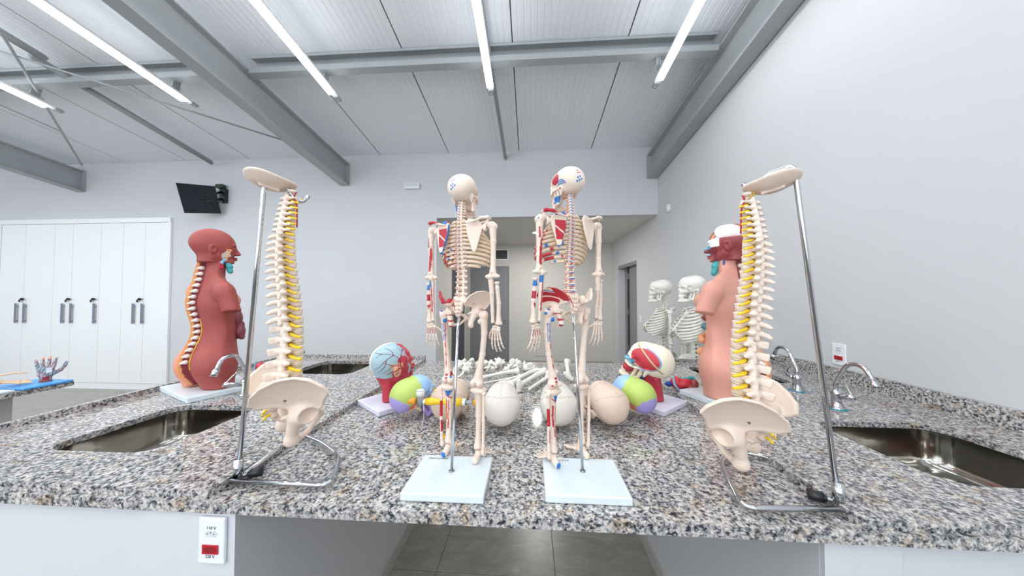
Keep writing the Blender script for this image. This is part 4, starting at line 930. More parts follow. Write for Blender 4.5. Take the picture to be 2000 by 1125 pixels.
def skeleton(name, loc, rz, label, cat, group, scale=1, head=0, marked=True, rod=None):
    e = empty(name, loc, rz, label, cat, group); e.scale = (scale,) * 3
    def put(nm, me, loc, rot=(0, 0, 0), sc=1, par=e, lab=None):
        o = link(bpy.data.objects.new(nm, me), par); o.location = loc; o.rotation_euler = rot; o.scale = (sc,) * 3 if not isinstance(sc, tuple) else sc
        if lab: o['label'] = lab
        return o
    sk = put('cranium', SKULLS['marked'][0], (0, .010, .7755), (0, 0, head), .525); put('mandible', SKULLS['marked'][1], (0, .010, .7755), (0, 0, head), .525)
    put_spine(e, VMM, MS, (0, .0, ZSP), nerves=False, disc=True)
    so = Vector((0, NODES[-1][1] * MS - .001, .46))
    put('sacrum', SACP, so, (0, 0, 0), MS * 1.08); put('hip_bone', HIPR, so, (0, 0, 0), (MS * 1.08, MS * 1.08, MS)); put('hip_bone', HIPL, so, (0, 0, 0), (MS * 1.08, MS * 1.08, MS), lab='hip bone with red and blue painted areas' if marked else None)
    for i in range(12):
        for s in (1, -1): put('rib', RIB[(i, s)], (0, 0, 0))
    f = [rib_pts(i, 1)[-1] for i in range(10)]
    fy = f[3].y
    m_ = MB(); m_.box((-.010, f[0].y - .002, f[0].z - .014), (.010, f[0].y + .004, f[0].z + .004), bev=.0015); MM = Matrix.Translation((0, (f[0].y + f[5].y) / 2 + .004, (f[0].z + f[5].z) / 2 - .012)) @ Matrix.Rotation(-math.atan2(f[5].y - f[0].y, f[0].z - f[5].z), 4, 'X')
    m_ = MB(); hl = (f[0] - f[5]).length / 2 + .008; m_.prism([(-.005, -hl), (-.008, -hl * .6), (-.0065, 0), (-.006, hl * .5), (-.011, hl * .62), (-.011, hl * .95), (0, hl * .88), (.011, hl * .95), (.011, hl * .62), (.006, hl * .5), (.0065, 0), (.008, -hl * .6), (.005, -hl)], -.0025, .0025, Matrix.Translation((0, (f[0].y + f[5].y) / 2 + .006, (f[0].z + f[5].z) / 2)) @ Matrix.Rotation(math.atan2(f[5].y - f[0].y, f[0].z - f[5].z) * 1 + PI / 2, 4, 'X'))
    put('sternum', None or (lambda me: (paint(me, None, 'e0c9ac'), me.materials.append(M_BONE), me)[2])(m_.mesh('sternum')), (0, 0, 0))
    for i in range(10):
        for s in (1, -1):
            a = Vector((f[i].x * s, f[i].y, f[i].z)); zt = f[min(i, 6)].z + (.004 if i > 4 else 0); b = Vector((s * .008, f[min(i, 5)].y + .004, max(zt, f[5].z - .004)))
            m_ = MB(); mid_ = (a + b) / 2 + Vector((0, .003, -.003 if i > 4 else 0)); m_.tube(smooth_pts([a, mid_, b], 4), .0024, 6); me = m_.mesh('costal_cartilage'); me.materials.append(M_DISC); put('costal_cartilage', me, (0, 0, 0))
    for s, T in ((1, PL), (-1, PLM)):
        lb = (lambda q: 'with painted red and blue muscle areas') if False else None
        put('scapula', T['scapula'], (s * .080, -.014, .652), (0, 0, 0), (1.38, 1.22, 1.25))
        m_ = MB(); m_.tube(smooth_pts([(s * .008, f[0].y + .004, f[0].z + .006), (s * .03, f[0].y - .004, f[0].z + .012), (s * .055, .012, .672), (s * .082, .002, .674)], 5), .0036, 8); me = m_.mesh('clavicle'); paint(me, None); me.materials.append(M_BONE); put('clavicle', me, (0, 0, 0))
        pn_ = put('shoulder_pin', PINM, (s * .084, -.008, .660)); pn_.data.materials.append(M_CHROME2) if not pn_.data.materials else None
        hu = Vector((s * .0985, -.008, .662)); put('humerus', T['humerus'], hu, (0, R(-1) * s, 0), (1.28, 1.28, 1))
        el = hu + Vector((s * .001, 0, -.150)); put('ulna', T['ulna'], el + Vector((-s * .004, -.001, -.001)), (R(4), R(-1) * s, 0), (1.3, 1.3, 1)); put('radius', T['radius'], el + Vector((s * .012, .004, -.010)), (R(4), R(-1) * s, 0), (1.3, 1.3, 1))
        wr = el + Vector((s * .006, .010, -.131)); put('hand', T['hand'], wr, (R(3), 0, R(-12) * s), (1.2, 1.2, 1))
        m_ = MB(); m_.tube([wr + Vector((-.010, 0, .003)), wr + Vector((.010, 0, .003))], .0014, 6); m_.tube([wr + Vector((-.010, 0, -.003)), wr + Vector((-.010, 0, .008))], .0012, 6); m_.tube([wr + Vector((.010, 0, -.003)), wr + Vector((.010, 0, .008))], .0012, 6); m_.build('wrist_pin', M_CHROME2, e)
        fo = Vector((s * .066, so.y + .003, .416)); put('femur', T['femur'], fo, (0, R(1.5) * s, 0), (1.22, 1.22, 1))
        kn = fo + Vector((-s * .0165, .001, -.213)); put('tibia', T['tibia'], kn + Vector((0, 0, -.001)), (0, 0, 0), (1.25, 1.25, 1)); put('fibula', T['fibula'], kn + Vector((s * .0195, -.007, -.008)), (0, R(1) * s, 0), (1.3, 1.3, 1))
        put('foot', T['foot'], kn + Vector((0, -.001, -.175)), (0, 0, R(-3) * s), (1.0, .78, 1))
    return e
SKZ = ZL + .020
p1 = ony(902, 700, .862); p2 = ony(1112, 700, .865)
def base_board(name, c, w, d, h, m, label, rz=0, cat='stand base', txt=None, group=None):
    m_ = MB(); m_.box((-w / 2, -d / 2, 0.0003), (w / 2, d / 2, h), bev=.003); o = m_.build(name, m); o.location = c; o.rotation_euler = (0, 0, rz); return tag(o, label, cat, group)
B1 = base_board('stand_base', (-.214, .79, ZL), .206, .172, .020, M_BOARD, 'white rectangular base with steel rod carrying the left skeleton', group='white skeleton bases')
B2 = base_board('stand_base', (.140, .802, ZL), .206, .166, .020, M_BOARD, 'white rectangular base with steel rod carrying the right skeleton', group='white skeleton bases')
TM = Matrix.Translation((-.056, .068, .0203)) @ Matrix.Rotation(PI, 4, 'Z')
text('ANATOMIC', .011, TM, mat('print_ink', '44484e', .5), 'lettering', B1, .0002); text('ANATOMIC', .011, TM, MATS['print_ink'], 'lettering', B2, .0002)
K1 = skeleton('anatomical_skeleton', (p1.x, p1.y, ZL + .020), R(-17), 'left beige skeleton with painted muscle areas, head turned right, seen from behind', 'skeleton', 'painted mini skeletons', 1.035, R(1))
K2 = skeleton('anatomical_skeleton', (p2.x, p2.y, ZL + .020), R(30), 'right beige skeleton with red temple patch and painted muscle areas, seen from behind', 'skeleton', 'painted mini skeletons', 1.055, R(8))
for B, K, px, lean in ((B1, K1, 882, 0), (B2, K2, 1138, 0)):
    a = onz(px, 920, SKZ); t = K.matrix_world if False else (Matrix.Translation(K.location) @ K.rotation_euler.to_matrix().to_4x4() @ Matrix.Diagonal((*K.scale, 1)))
    b = t @ Vector((0, -.018, .425)); m_ = MB(); m_.tube([a - B.location, b - B.location], .0042, 12); m_.build('support_rod', M_CHROME, B)
    m_ = MB(); m_.lathe([(.008, .0202), (.007, .022)], (a.x - B.location.x, a.y - B.location.y, 0), 14); m_.build('rod_socket', M_CHROME2, B)
# full-size white skeletons standing on the floor past the counter
OV = {M_BONE: M_BONEG, M_DISC: M_BONEG}
for px, Y, topy, rz, lab in ((1356, 2.62, 539, R(88), 'larger white skeleton on the floor behind the counter, right beside pink torso'), (1294, 3.10, 547, R(80), 'smaller looking white skeleton farther back, near the light switch')):
    o = copy_tree(K1, None, OV); p = ony(px, 600, Y); top = ony(px, topy, Y).z; hgt = 1.70; sc = hgt / .81; o.scale = (sc,) * 3
    o.location = (p.x, p.y, top - hgt); o.rotation_euler = (0, 0, rz); o['label'] = lab; o['group'] = 'white full-size skeletons'
    for ch in o.children:
        if ch.name.startswith(('cranium', 'mandible')): ch.rotation_euler = (0, 0, 0)
    st = top - hgt
    e = empty('skeleton_stand', (p.x, p.y, 0), 0, 'steel stand on wheels under the ' + ('larger' if topy == 539 else 'farther') + ' white skeleton', 'stand', 'skeleton stands')
    m_ = MB(); m_.tube([(0, 0, .06), (0, 0, st + .80)], .010, 10); m_.build('pole', M_CHROME2, e)
    for k in range(5):
        a = 2 * PI * k / 5; m_ = MB(); m_.tube([(0, 0, .085), (.26 * math.cos(a), .26 * math.sin(a), .06)], .012, 8); l_ = m_.build('leg', M_CHROME2, e)
        m_ = MB(); m_.tube([(.26 * math.cos(a) - .012, .26 * math.sin(a), .0255), (.26 * math.cos(a) + .012, .26 * math.sin(a), .0255)], .025, 12); m_.build('castor', M_BLACK, l_)
# ================================================================ spine models on chrome hanging stands
vn = vm_copy(M_BONE, None, 'e6d6c7')
def spine_model(top, rz, label, scale=.9, name='spine_model', roll=0, tilt=0):
    q_ = Matrix.Rotation(rz, 3, 'Z') @ Matrix.Rotation(tilt, 3, 'X'); loc = Vector(top) - q_ @ Vector((0, 0, (SPL + .185) * scale))
    e = empty(name, loc, rz, label, 'spine model', 'hanging spine models'); e.scale = (scale,) * 3; e.rotation_euler = (tilt, 0, rz)
    # e sits at the bottom of the pelvis; the local frame starts at C1 top
    off = Vector((0, 0, SPL + .185))
    put_spine(e, vn, 1, off, True, True)
    for ch in e.children:
        if ch.name.startswith('vertebra'): ch.scale = (ch.scale.x * 1.13, ch.scale.y * 1.15, ch.scale.z)
    so = off + Vector((0, NODES[-1][1] - .002, -SPL))
    for nm, me in (('sacrum', SACQ), ('hip_bone', HIPR), ('hip_bone', HIPRm)):
        o = link(bpy.data.objects.new(nm, me), e); o.location = so
        o.rotation_euler = (R(4), 0, 0); o.scale = (1.13, 1.13, 1.02)
    m_ = MB(); m_.tube([so + Vector((-.03, .012, .0)), so + Vector((.03, .012, .0))], .008, 10, rs=[.003, .003]);
    o = link(bpy.data.objects.new('ruptured_disc', DISC), e); o.location = off + Vector((0, NODES[-1][1] + .001, -SPL - .001)); o.scale = (.0225, .0175, .006)
    o = link(bpy.data.objects.new('herniation', HERN), e); o.location = off + Vector((.016, NODES[-1][1] + .005, -SPL + .001))
    o = link(bpy.data.objects.new('occipital_plate', OCC), e); o.location = off + Vector((0, -.012, .012)); o.rotation_euler = (R(-6), R(roll), 0)
    m_ = MB()
    for s in (1, -1): m_.tube(smooth_pts([(s * .012, .002, .012), (s * .028, -.004, .003), (s * .022, -.006, -.010), (s * .019, .002, -.030), (s * .018, .004, -.10)], 5), .0022, 8)
    o = m_.build('artery', M_RED, e); o.location = off
    for i in range(4):
        for s in (1, -1):
            m_ = MB(); z = -.030 - .021 * i; w = .019 - .0028 * i; m_.tube([(s * w, -.050, z), (s * (w + .004), -.072, z - .004), (s * (w + .010), -.080, z - .010)], .0038, 8); o = m_.build('sacral_nerve', M_NERVE, e); o.location = so; o.rotation_euler = (R(4), 0, 0)
    for s in (1, -1):
        for dx, dy in ((.055, .03), (.05, .018)):
            pass
    return e, off
HIPRm = pm(mir(HIP, 'hip_bone'), p_hole, 'hip_bone'); HIPR2 = pm(HIP, None, 'hip_bone')
def dots(P, C):
    setc(C, near(P, (.070, -.040, -.045), .004) | near(P, (.060, -.052, -.050), .0001), '8a7a68')
hb = Body(); hb.a(ell((0, 0, 0), (.010, .008, .005))); HERN = hb.mesh(.0015, 'herniation'); HERN.materials.append(M_RED)
ob = Body(); ob.a(plate((0, -.05, 0), (1, 0, 0), (0, 1, 0), [(.050 * math.cos(a) * (1 - .15 * math.sin(a)), .066 * math.sin(a)) for a in np.linspace(0, 2 * PI, 24, endpoint=False)], .0038, ku=7, kv=6), .003)
for s in (1, -1): ob.a(ell((s * .014, .002, -.003), (.008, .012, .006)), .006)
ob.a(con((0, -.075, -.004), (0, -.03, -.006), .003, .004), .006)
OCC = pm(ob.mesh(.0022, 'occipital_plate', noise=.0008, nfreq=120), None, 'occipital_plate')
def stand(P0, top, dirv, loop, label, knob_side):
    e = empty('spine_stand', (P0.x, P0.y, ZL), 0, label, 'stand', 'chrome hanging stands')
    o = e.location; r_ = .0062; L = lambda p: Vector(p) - o
    d = Vector(dirv).normalized(); T = Vector(top)
    m_ = MB(); m_.tube([Vector((0, 0, .015)), Vector((0, 0, .062))], .0115, 16); m_.build('sleeve', M_CHROME, e)
    tl = L(T); m_ = MB(); pts = [Vector((0, 0, .0155)), tl, tl + d * .055 + Vector((0, 0, -.012)), tl + d * .066 + Vector((0, 0, -.036)), tl + d * .086 + Vector((0, 0, -.046)), tl + d * .102 + Vector((0, 0, -.022))]
    m_.tube(fillet(pts, .016, 6), .0058, 14); m_.build('pole', M_CHROME, e)
    lp = [L(p) + Vector((0, 0, r_ + .0006)) for p in loop]
    m_ = MB(); m_.tube(fillet(lp, .04, 8), r_, 12); m_.build('base_loop', M_CHROME, e)
    a = lp[-1]; m_ = MB(); m_.tube([Vector((0, 0, .018)), Vector((knob_side * .022, .012, .018))], .005, 10); kb = m_.build('clamp_bolt', M_CHROME2, e)
    m_ = MB(); m_.tube([Vector((knob_side * .022, .012, .018)), Vector((knob_side * .046, .025, .018))], .012, 10); m_.tube([Vector((knob_side * .018, .010, .018)), Vector((knob_side * .023, .0125, .018))], .008, 10); m_.build('knob', M_BLACK, kb)
    return e
# left
P0 = onz(465, 943, ZL); dL = Vector((.72, .69, 0)); topL = Vector((-.745, .77, 1.724))
z0 = ZL + .007
loopL = [onz(450, 945, z0), onz(648, 953, z0), onz(664, 895, z0), onz(630, 868, z0), onz(585, 850, z0), onz(468, 938, z0)]
stand(P0, topL, dL, loopL, 'chrome hanging stand with curved loop base holding the left spine', 1)
sp = topL + dL * .085; SC = .93
spine_model((sp.x - .012, sp.y - .010, 1.692), R(-40), 'left hanging spine with yellow nerves and pelvis, turned to the right', SC, roll=-13, tilt=R(-.5))
P0 = onz(1638, 995, ZL); dR = Vector((-.8, .6, 0)); topR = Vector((.667, .771, 1.729))
loopR = [onz(1668, 1001, z0), onz(1450, 998, z0), onz(1406, 905, z0), onz(1440, 885, z0), onz(1510, 898, z0), onz(1632, 988, z0)]
stand(P0, topR, dR, loopR, 'chrome hanging stand with curved loop base holding the right spine', -1)
sp = topR + dR * .085; SR = .93
spine_model((sp.x - .014, sp.y + .008, 1.660), R(44), 'right hanging spine with yellow nerves and pelvis, turned to the left', SR, roll=13, tilt=R(.5))
m_ = MB(); m_.tube([(sp.x, sp.y, 1.690), (sp.x, sp.y, 1.645)], .002, 6); m_.tube(fillet([(sp.x, sp.y + .008, 1.66), (sp.x, sp.y + .008, 1.692), (sp.x, sp.y - .008, 1.692), (sp.x, sp.y - .008, 1.66)], .007), .0015, 6); tag(m_.build('hanging_cord', M_NERVE), 'yellow cord looped over the hook above right spine', 'cord')
sp = topL + dL * .085
m_ = MB(); m_.tube([(sp.x, sp.y, 1.676), (sp.x, sp.y, 1.690)], .003, 6); tag(m_.build('hanging_cord', M_NERVE), 'short cord under the hook above the left spine', 'cord')
# ================================================================ row of skulls
_rm = Matrix.Rotation(R(22), 3, 'X'); SKLIFT = -min((_rm @ v.co).z for me_ in (SK, JW) for v in me_.vertices) + .0006
def skull(kind, px, py, Y, rz, label, sc=.89, pitch=0):
    p = ony(px, 780, Y); e = empty('skull_model', (p.x, Y, ZL), rz, label, 'skull', 'skulls in a row on the worktop'); e.scale = (sc,) * 3
    for nm, me in zip(('cranium', 'mandible'), SKULLS[kind]):
        o = link(bpy.data.objects.new(nm, me), e); o.rotation_euler = (R(22), 0, 0); o.location = (0, 0, SKLIFT)
    m_ = MB()
    for s in (1, -1): m_.tube([_rm @ Vector(q_) + Vector((0, 0, SKLIFT)) for q_ in smooth_pts([(s * .066, .005, -.03), (s * .068, .012, -.06), (s * .056, .014, -.095)], 4)], .0012, 6)
    o = m_.build('jaw_spring', M_CHROME2, e); return e
skull('didactic', 806, 0, 1.195, R(-48), 'leftmost skull with green crown, blue forehead and purple back')
skull('beige', 882, 0, 1.150, R(-14), 'beige skull behind the left skeleton and yellow pipe')
skull('white', 981, 0, 1.115, R(0), 'white skull standing alone in the middle of the row')
skull('white', 1089, 0, 1.130, R(4), 'white skull directly behind the right skeleton leg')
skull('beige', 1183, 0, 1.150, R(26), 'beige skull right of the right skeleton rod')
skull('didactic', 1236, 0, 1.245, R(50), 'rightmost skull with green crown, blue forehead and purple back')
# ================================================================ loose white bones
VW = {k: (lambda c: (c.materials.clear(), c.materials.append(M_BONEW), c)[2])(v.copy()) for k, v in VM.items()}
BW = {}
for k in BM: c = BM[k].copy(); c.materials.clear(); c.materials.append(M_BONEW); BW[k] = c
SACW = SAC.copy(); SACW.materials.append(M_BONEW)
def loose(kind, px, py, rot, sc, label, lift, name=None, cat='bone', group='loose white bones'):
    me = VW[kind] if kind in VW else (SACW if kind == 'sacrum' else BW[kind]); p = onz(px, py, ZL + lift)
    o = link(bpy.data.objects.new(name or {'c': 'vertebra', 't': 'vertebra', 'l': 'vertebra'}.get(kind, kind), me)); o.rotation_euler = tuple(R(a) for a in rot); o.scale = (sc,) * 3
    bb = [o.rotation_euler.to_matrix() @ (v.co * sc) for v in me.vertices]; o.location = (p.x, p.y, ZL - min(v.z for v in bb) + .0004)
    return tag(o, label, cat, group)
rnd = random.Random(3)
vl = [(897, 716, 'l'), (911, 722, 'l'), (904, 712, 't'), (922, 712, 't'), (935, 716, 'l'), (949, 717, 'l'), (962, 722, 't'), (976, 715, 'l'), (990, 722, 't'), (1000, 714, 'l'), (1014, 719, 't'), (955, 711, 't'), (984, 710, 'c'), (1024, 714, 'c'), (893, 725, 'c'), (938, 724, 'c')]
words = ['at left end of pile', 'second from left in pile, by the leg', 'behind the left end of pile', 'above the femur of left skeleton', 'right of the left skeleton thigh', 'left of pile centre', 'above the long bone shaft', 'tall in middle of pile', 'centre right, above the shaft', 'right of the tallest one', 'near the sacrum', 'small, at back left of centre', 'tiny, at back centre', 'tiny, touching the sacrum', 'tiny, at the front left of pile', 'tiny, at front centre left']
for (x, y, k), wd_ in zip(vl, words):
    loose(k, x, y, (rnd.uniform(-80, 80), rnd.uniform(-60, 60), rnd.uniform(0, 360)), rnd.uniform(.95, 1.1), 'loose white vertebra ' + wd_, .02, cat='vertebra', group='loose white vertebrae')
loose('sacrum', 1036, 722, (100, 0, 20), .95, 'white sacrum lying at right end of the vertebra pile', .03)
loose('sacrum', 1082, 728, (-60, 20, -30), .8, 'white sacrum behind the knee of right skeleton', .03)
def lay(kind, a, b, sc, label, roll=0, name=None):
    A = onz(*a, ZL + .015); B = onz(*b, ZL + .012); d = (B - A); L_ = {'femur': .21, 'tibia': .17, 'fibula': .175, 'humerus': .155, 'ulna': .127, 'radius': .122}[kind]; sc = d.length / L_
    z = -d.normalized(); x = Vector((0, 0, 1)).cross(z).normalized(); y = z.cross(x); M = Matrix((x, y, z)).transposed().to_4x4() @ Matrix.Rotation(R(roll), 4, 'Z')
    o = link(bpy.data.objects.new(name or kind, BW[kind])); o.matrix_world = Matrix.Translation(A) @ M @ Matrix.Scale(sc, 4)
    mn = min((M.to_3x3() @ (v.co * sc)).z for v in BW[kind].vertices); o.location = (A.x, A.y, ZL - mn + .0005)
    o.scale = (min(sc, 2.1),) * 2 + (sc,); return tag(o, label, 'bone', 'loose white long bones')
lay('tibia', (1012, 727), (936, 740), 2, 'white shin bone lying leftward under the vertebra pile', 0)
lay('fibula', (1012, 733), (938, 748), 2, 'thin white bone lying just in front of the white shin bone', 0)
lay('femur', (1052, 727), (985, 757), 2, 'thick white bone with rounded head, middle of the fan', 0)
lay('humerus', (1062, 734), (1010, 764), 2, 'white arm bone right of the thick bone in the fan', 90)
lay('ulna', (1074, 736), (1032, 764), 2, 'short slim white bone at right end of the fan', 0)
lay('radius', (1016, 733), (975, 748), 2, 'slim white bone left of the thick bone in the fan', 0)
lay('ulna', (1020, 738), (980, 755), 2, 'slim white bone tucked behind the central white skull', 60)
lay('humerus', (1108, 712), (1110, 745), 2, 'white arm bone pointing away, right of the right knee', 40)
loose('scapula', 893, 735, (80, 0, 40), 1.9, 'white shoulder blade lying behind the left beige skull', .01)
# ================================================================ torso models
def torso_body(breast=(1, -1), wd=1.0, headz=.64):
    b = Body()
    b.a(ell((0, -.005, .12), (.150 * wd, .106 * wd * wd, .135)), .03); b.sym(lambda s: ell((s * .070, -.052, .105), (.076, .064, .082)), .03)
    b.sym(lambda s: con((s * .072 * wd, -.012, .12), (s * .072 * wd, -.004, -.02), .080 * wd, .078 * wd), .03); b.a(ell((0, .010, .27), (.112 * wd, .082, .13)), .05).a(ell((0, 0, .42), (.134 * wd, .094, .125)), .05)
    b.sym(lambda s: con((s * .06, -.012, .495), (s * .158, -.012, .472), .054, .054), .03); b.sym(lambda s: con((s * .168, -.008, .462), (s * .198, .012, .36), .053, .052), .02)
    b.sym(lambda s: con((s * .02, -.018, .570), (s * .12, -.02, .505), .034, .030), .03)
    for s in breast: b.a(ell((s * .066, .076, .425), (.050, .050, .050)), .02)
    b.a(con((0, -.018, .50), (0, -.004, headz), .060, .052), .02)
    return b
def head_prims(b, o=(0, 0, .725), s=1.0):
    O = Vector(o); q = lambda x, y, z: tuple(O + Vector((x, y, z)) * s); r = lambda *a: tuple(v * s for v in a)
    b.a(ell(q(0, -.006, .0), r(.070, .084, .076)), .02).a(ell(q(0, .030, -.035), r(.052, .050, .066)), .03).a(ell(q(0, .058, -.098), r(.022, .020, .018)), .02)
    b.sym(lambda t: con(q(t * .050, .006, -.065), q(t * .022, .058, -.098), .015 * s, .015 * s), .015)
    b.a(con(q(0, .078, -.018), q(0, .093, -.046), .007 * s, .010 * s), .006).sym(lambda t: ell(q(t * .010, .086, -.050), r(.007, .009, .006)), .004)
    b.a(ell(q(0, .079, -.070), r(.020, .012, .005)), .004).a(ell(q(0, .078, -.080), r(.018, .012, .005)), .004).sym(lambda t: ell(q(t * .026, .074, -.006), r(.018, .010, .006)), .008)
    b.sym(lambda t: ell(q(t * .027, .086, -.022), r(.015, .012, .008)), .006, 's').sym(lambda t: ell(q(t * .026, .072, -.022), r(.010, .010, .008)), .002)
    b.sym(lambda t: ell(q(t * .070, -.004, -.035), r(.008, .017, .027), (0, t * 12, 0)), .003).sym(lambda t: ell(q(t * .078, .002, -.036), r(.006, .009, .015)), .002, 's')
    return b
def cuts(b):
    b.sub(box((0, 0, -.10), (.4, .4, .10), 0), 0)
    for s in (1, -1): b.sub(box((s * .265, 0, .33), (.13, .2, .060), 0, (0, s * -12, 0)), 0)
    b.sub(con((0, -.2, -.012), (0, .2, -.012), .030), .006); return b
def torso_mesh(name, side, breast, wd, cut=.038):
    """torso whose back on one side (side=+1 right) is set in, so that the midline section with the spine shows"""
    b = torso_body(breast, wd); cuts(b); full = torso_body(breast, wd); full.vx = .006
    def clip(P):
        Q = P.copy(); Q[:, 1] -= cut * np.clip((.66 - P[:, 2]) / .05, 0, 1); b2 = torso_body((), wd); b2.vx = .0046; d = b2.field(Q)
        return np.where((P[:, 0] * side > -.012) & (P[:, 1] < .03), d, -1.).astype(f32)
    return b.mesh(.0046, name, relax=1, clip=clip), full
def depth_of(full, P): return -full.field(P)
def section(P, C, d, side):
    x, y, z = P.T; g = (y < .02) & (d > .003) & (z > .01) & (np.abs(x + side * .012) < .010)
    setc(C, g, '7c2a33'); setc(C, g & (d < .012), 'e2a066'); setc(C, g & (d > .033), '93403f')
    setc(C, (y < -.02) & (z > .05) & (d < .003) & (np.abs(x + side * .012) < .012), 'df9458')
tmeL, fullL = torso_mesh('torso', 1, (-1,), 1.0)
def col_torsoL(P, C):
    x, y, z = P.T; d = depth_of(fullL, P); C[:, :3] = srgb('9b4640'); setc(C, (x < -.012), 'd98f78'); section(P, C, d, 1)
M_TL = mat('painted_matte_model', 'ffffff')
paint(tmeL, col_torsoL)
def blob(name, prims, vx, m, parent, loc=(0, 0, 0), rot=(0, 0, 0), k=.004, fn=None, base=None, noise=0, zmin=None):
    b = Body()
    for p in prims: b.a(p, k)
    me = b.mesh(vx, name, noise=noise, clip=(lambda P: (zmin - P[:, 2]).astype(f32)) if zmin is not None else None)
    if base or fn: paint(me, fn, base or 'ffffff')
    o = mobj(name, me, m, parent); o.location = loc; o.rotation_euler = rot; return o
pL = onz(411, 752, ZR + .024)
TLB = base_board('stand_base', (pL.x - .005, pL.y + .01, ZR), .37, .27, .024, M_BOARD, 'pale base board under the dark red torso on left slab', rz=R(-24))
TL = empty('anatomical_torso', (pL.x, pL.y, ZR + .0245), R(-29), 'matte dark red torso with head in profile and open spine section', 'torso')
mobj('body_shell', tmeL, MATS['painted_matte_model'], TL)
def back_y(full, z):
    ys = np.linspace(-.16, 0, 161).astype(f32); P = np.stack([np.full(161, -.012, f32), ys, np.full(161, z, f32)], 1); return float(ys[np.nonzero(full.field(P) < 0)[0][0]])
def spine_section(par, full, side):
    m_ = mat('torso_bone', 'efe5dd', .5)
    for i in range(17):
        z = .13 + i * .029; py = back_y(full, z) + .025
        blob('vertebra', [ell((0, 0, 0), (.010, .012, .0105)), con((0, -.004, 0), (0, -.016, -.004), .006, .005)], .0025, m_, par, (-side * .010, py, z))
    m_ = MB(); m_.tube(smooth_pts([(-side * .006, back_y(full, z) + .040, z) for z in (.09, .14, .2, .27, .34)], 4), .005, 8); m_.build('nerve_cord', M_NERVE, par)
spine_section(TL, fullL, 1)
def head_mesh(cutout=False):
    b = Body(); head_prims(b, (0, 0, .10)); b.a(con((0, -.012, -.03), (0, -.008, .06), .052, .050), .02).sub(box((0, 0, -.05), (.2, .2, .05), 0), 0)
    if cutout: b.sub(box((-.20, 0, .185), (.195, .2, .078), 0), .002)
    return b.mesh(.0036, 'head', relax=1)
hml = head_mesh(); paint(hml, None, '9b4640')
HT = mobj('head', hml, MATS['painted_matte_model'], TL); HT.location = (0, 0, .622); HT.rotation_euler = (0, 0, R(-12))
def col_nape(P, C): C[:, :3] = srgb('93403f'); x, y, z = P.T; setc(C, (z < .07) & (y < -.035) & (np.abs(x) < .02), 'e8d9c8'); setc(C, (z < .075) & (y < -.035) & (np.abs(x) > .015) & (np.abs(x) < .024), 'df9458')
paint(hml, lambda P, C: (C.__setitem__((slice(None), slice(0, 3)), srgb('9b4640')), setc(C, (P[:, 2] < .075) & (P[:, 1] < -.03) & (P[:, 0] < .016), 'd9c4a8'), setc(C, (P[:, 2] < .08) & (P[:, 1] < -.03) & (P[:, 0] < .022) & (P[:, 0] > .012), '7c2a33')))
blob('larynx', [con((0, .0, 0), (0, .012, -.045), .014, .012), ell((0, .01, -.02), (.016, .014, .012))], .003, mat('teal_model', '43a3a6', .4), HT, (.026, .050, .004))
blob('jaw_section', [box((0, 0, 0), (.006, .026, .022), .005, (20, 0, 0))], .002, mat('jaw_bone', 'b9a79a', .5), HT, (.050, .034, .045))
blob('jaw_rim', [con((0, -.02, .028), (0, .028, .022), .0035), con((0, .028, .022), (0, .010, -.03), .0035)], .0018, mat('orange_model', 'dd9460', .5), HT, (.054, .034, .045))
blob('blue_gland', [ell((0, 0, 0), (.010, .012, .010)), ell((0, -.01, -.014), (.007, .008, .01))], .002, mat('light_blue_model', '86bfd8', .4), HT, (.046, .040, .016))
blob('red_vessel', [con((0, 0, .0), (0, .004, -.05), .006), con((0, .010, .0), (0, .014, -.05), .004)], .002, M_RED, HT, (.044, .020, .022))
blob('chest_organs', [ell((0, 0, 0), (.04, .03, .05)), ell((.0, .012, -.07), (.045, .03, .04)), con((.02, .02, -.03), (.03, .02, -.10), .013)], .004, mat('organ_maroon', '7d3a45', .4), TL, (.035, .080, .335))
# pink torso
tmeR, fullR = torso_mesh('torso', -1, (1, -1), 1.11)
def col_torsoR(P, C):
    x, y, z = P.T; d = depth_of(fullR, P); C[:, :3] = srgb('d99a88'); section(P, C, d, -1)
paint(tmeR, col_torsoR)
def col_headT(P, C):
    x, y, z = P.T; C[:, :3] = srgb('8f3c3d'); setc(C, (y > .030) & (z > .068) & (z < .108) & (z - .068 > -.2 * y), 'f2efec'); setc(C, (y > .040) & (z < .068), '7c2f38')
    setc(C, (y > .058) & (z < .040), 'a0524f'); setc(C, (y > .070) & (z > .062) & (z < .078), '5aaec4'); setc(C, (y > .072) & (z < .040) & (z > .030), '4a8fb5')
    hb2 = Body(); head_prims(hb2, (0, 0, .10)); hb2.vx = .006; d = -hb2.field(P); top = (z > .107) & (x < .002)
    setc(C, top, 'f2f0ee'); setc(C, top & (d < .017), 'dd8f4a'); setc(C, top & (d < .006), '7e3438'); setc(C, top & (d > .020) & (np.sin(y * 300 + 3 * np.sin(z * 260)) > .90), 'b0414a'); setc(C, top & (d > .017) & (d < .021), '5a66a8')
pR = onz(1430, 768, ZR + .024)
TRB = base_board('stand_base', (pR.x - .01, pR.y + .0, ZR), .34, .25, .024, M_BOARD, 'pale base board under the glossy pink torso on right slab', rz=R(24))
TR = empty('anatomical_torso', (pR.x, pR.y, ZR + .0245), R(36), 'glossy pink torso with opened head showing brain, behind right spine', 'torso')
mobj('body_shell', tmeR, M_PAINT, TR)
spine_section(TR, fullR, -1)
hmr = head_mesh(True); paint(hmr, col_headT); HT = mobj('head', hmr, M_PAINT, TR); HT.location = (0, 0, .617); HT.rotation_euler = (0, 0, R(14))
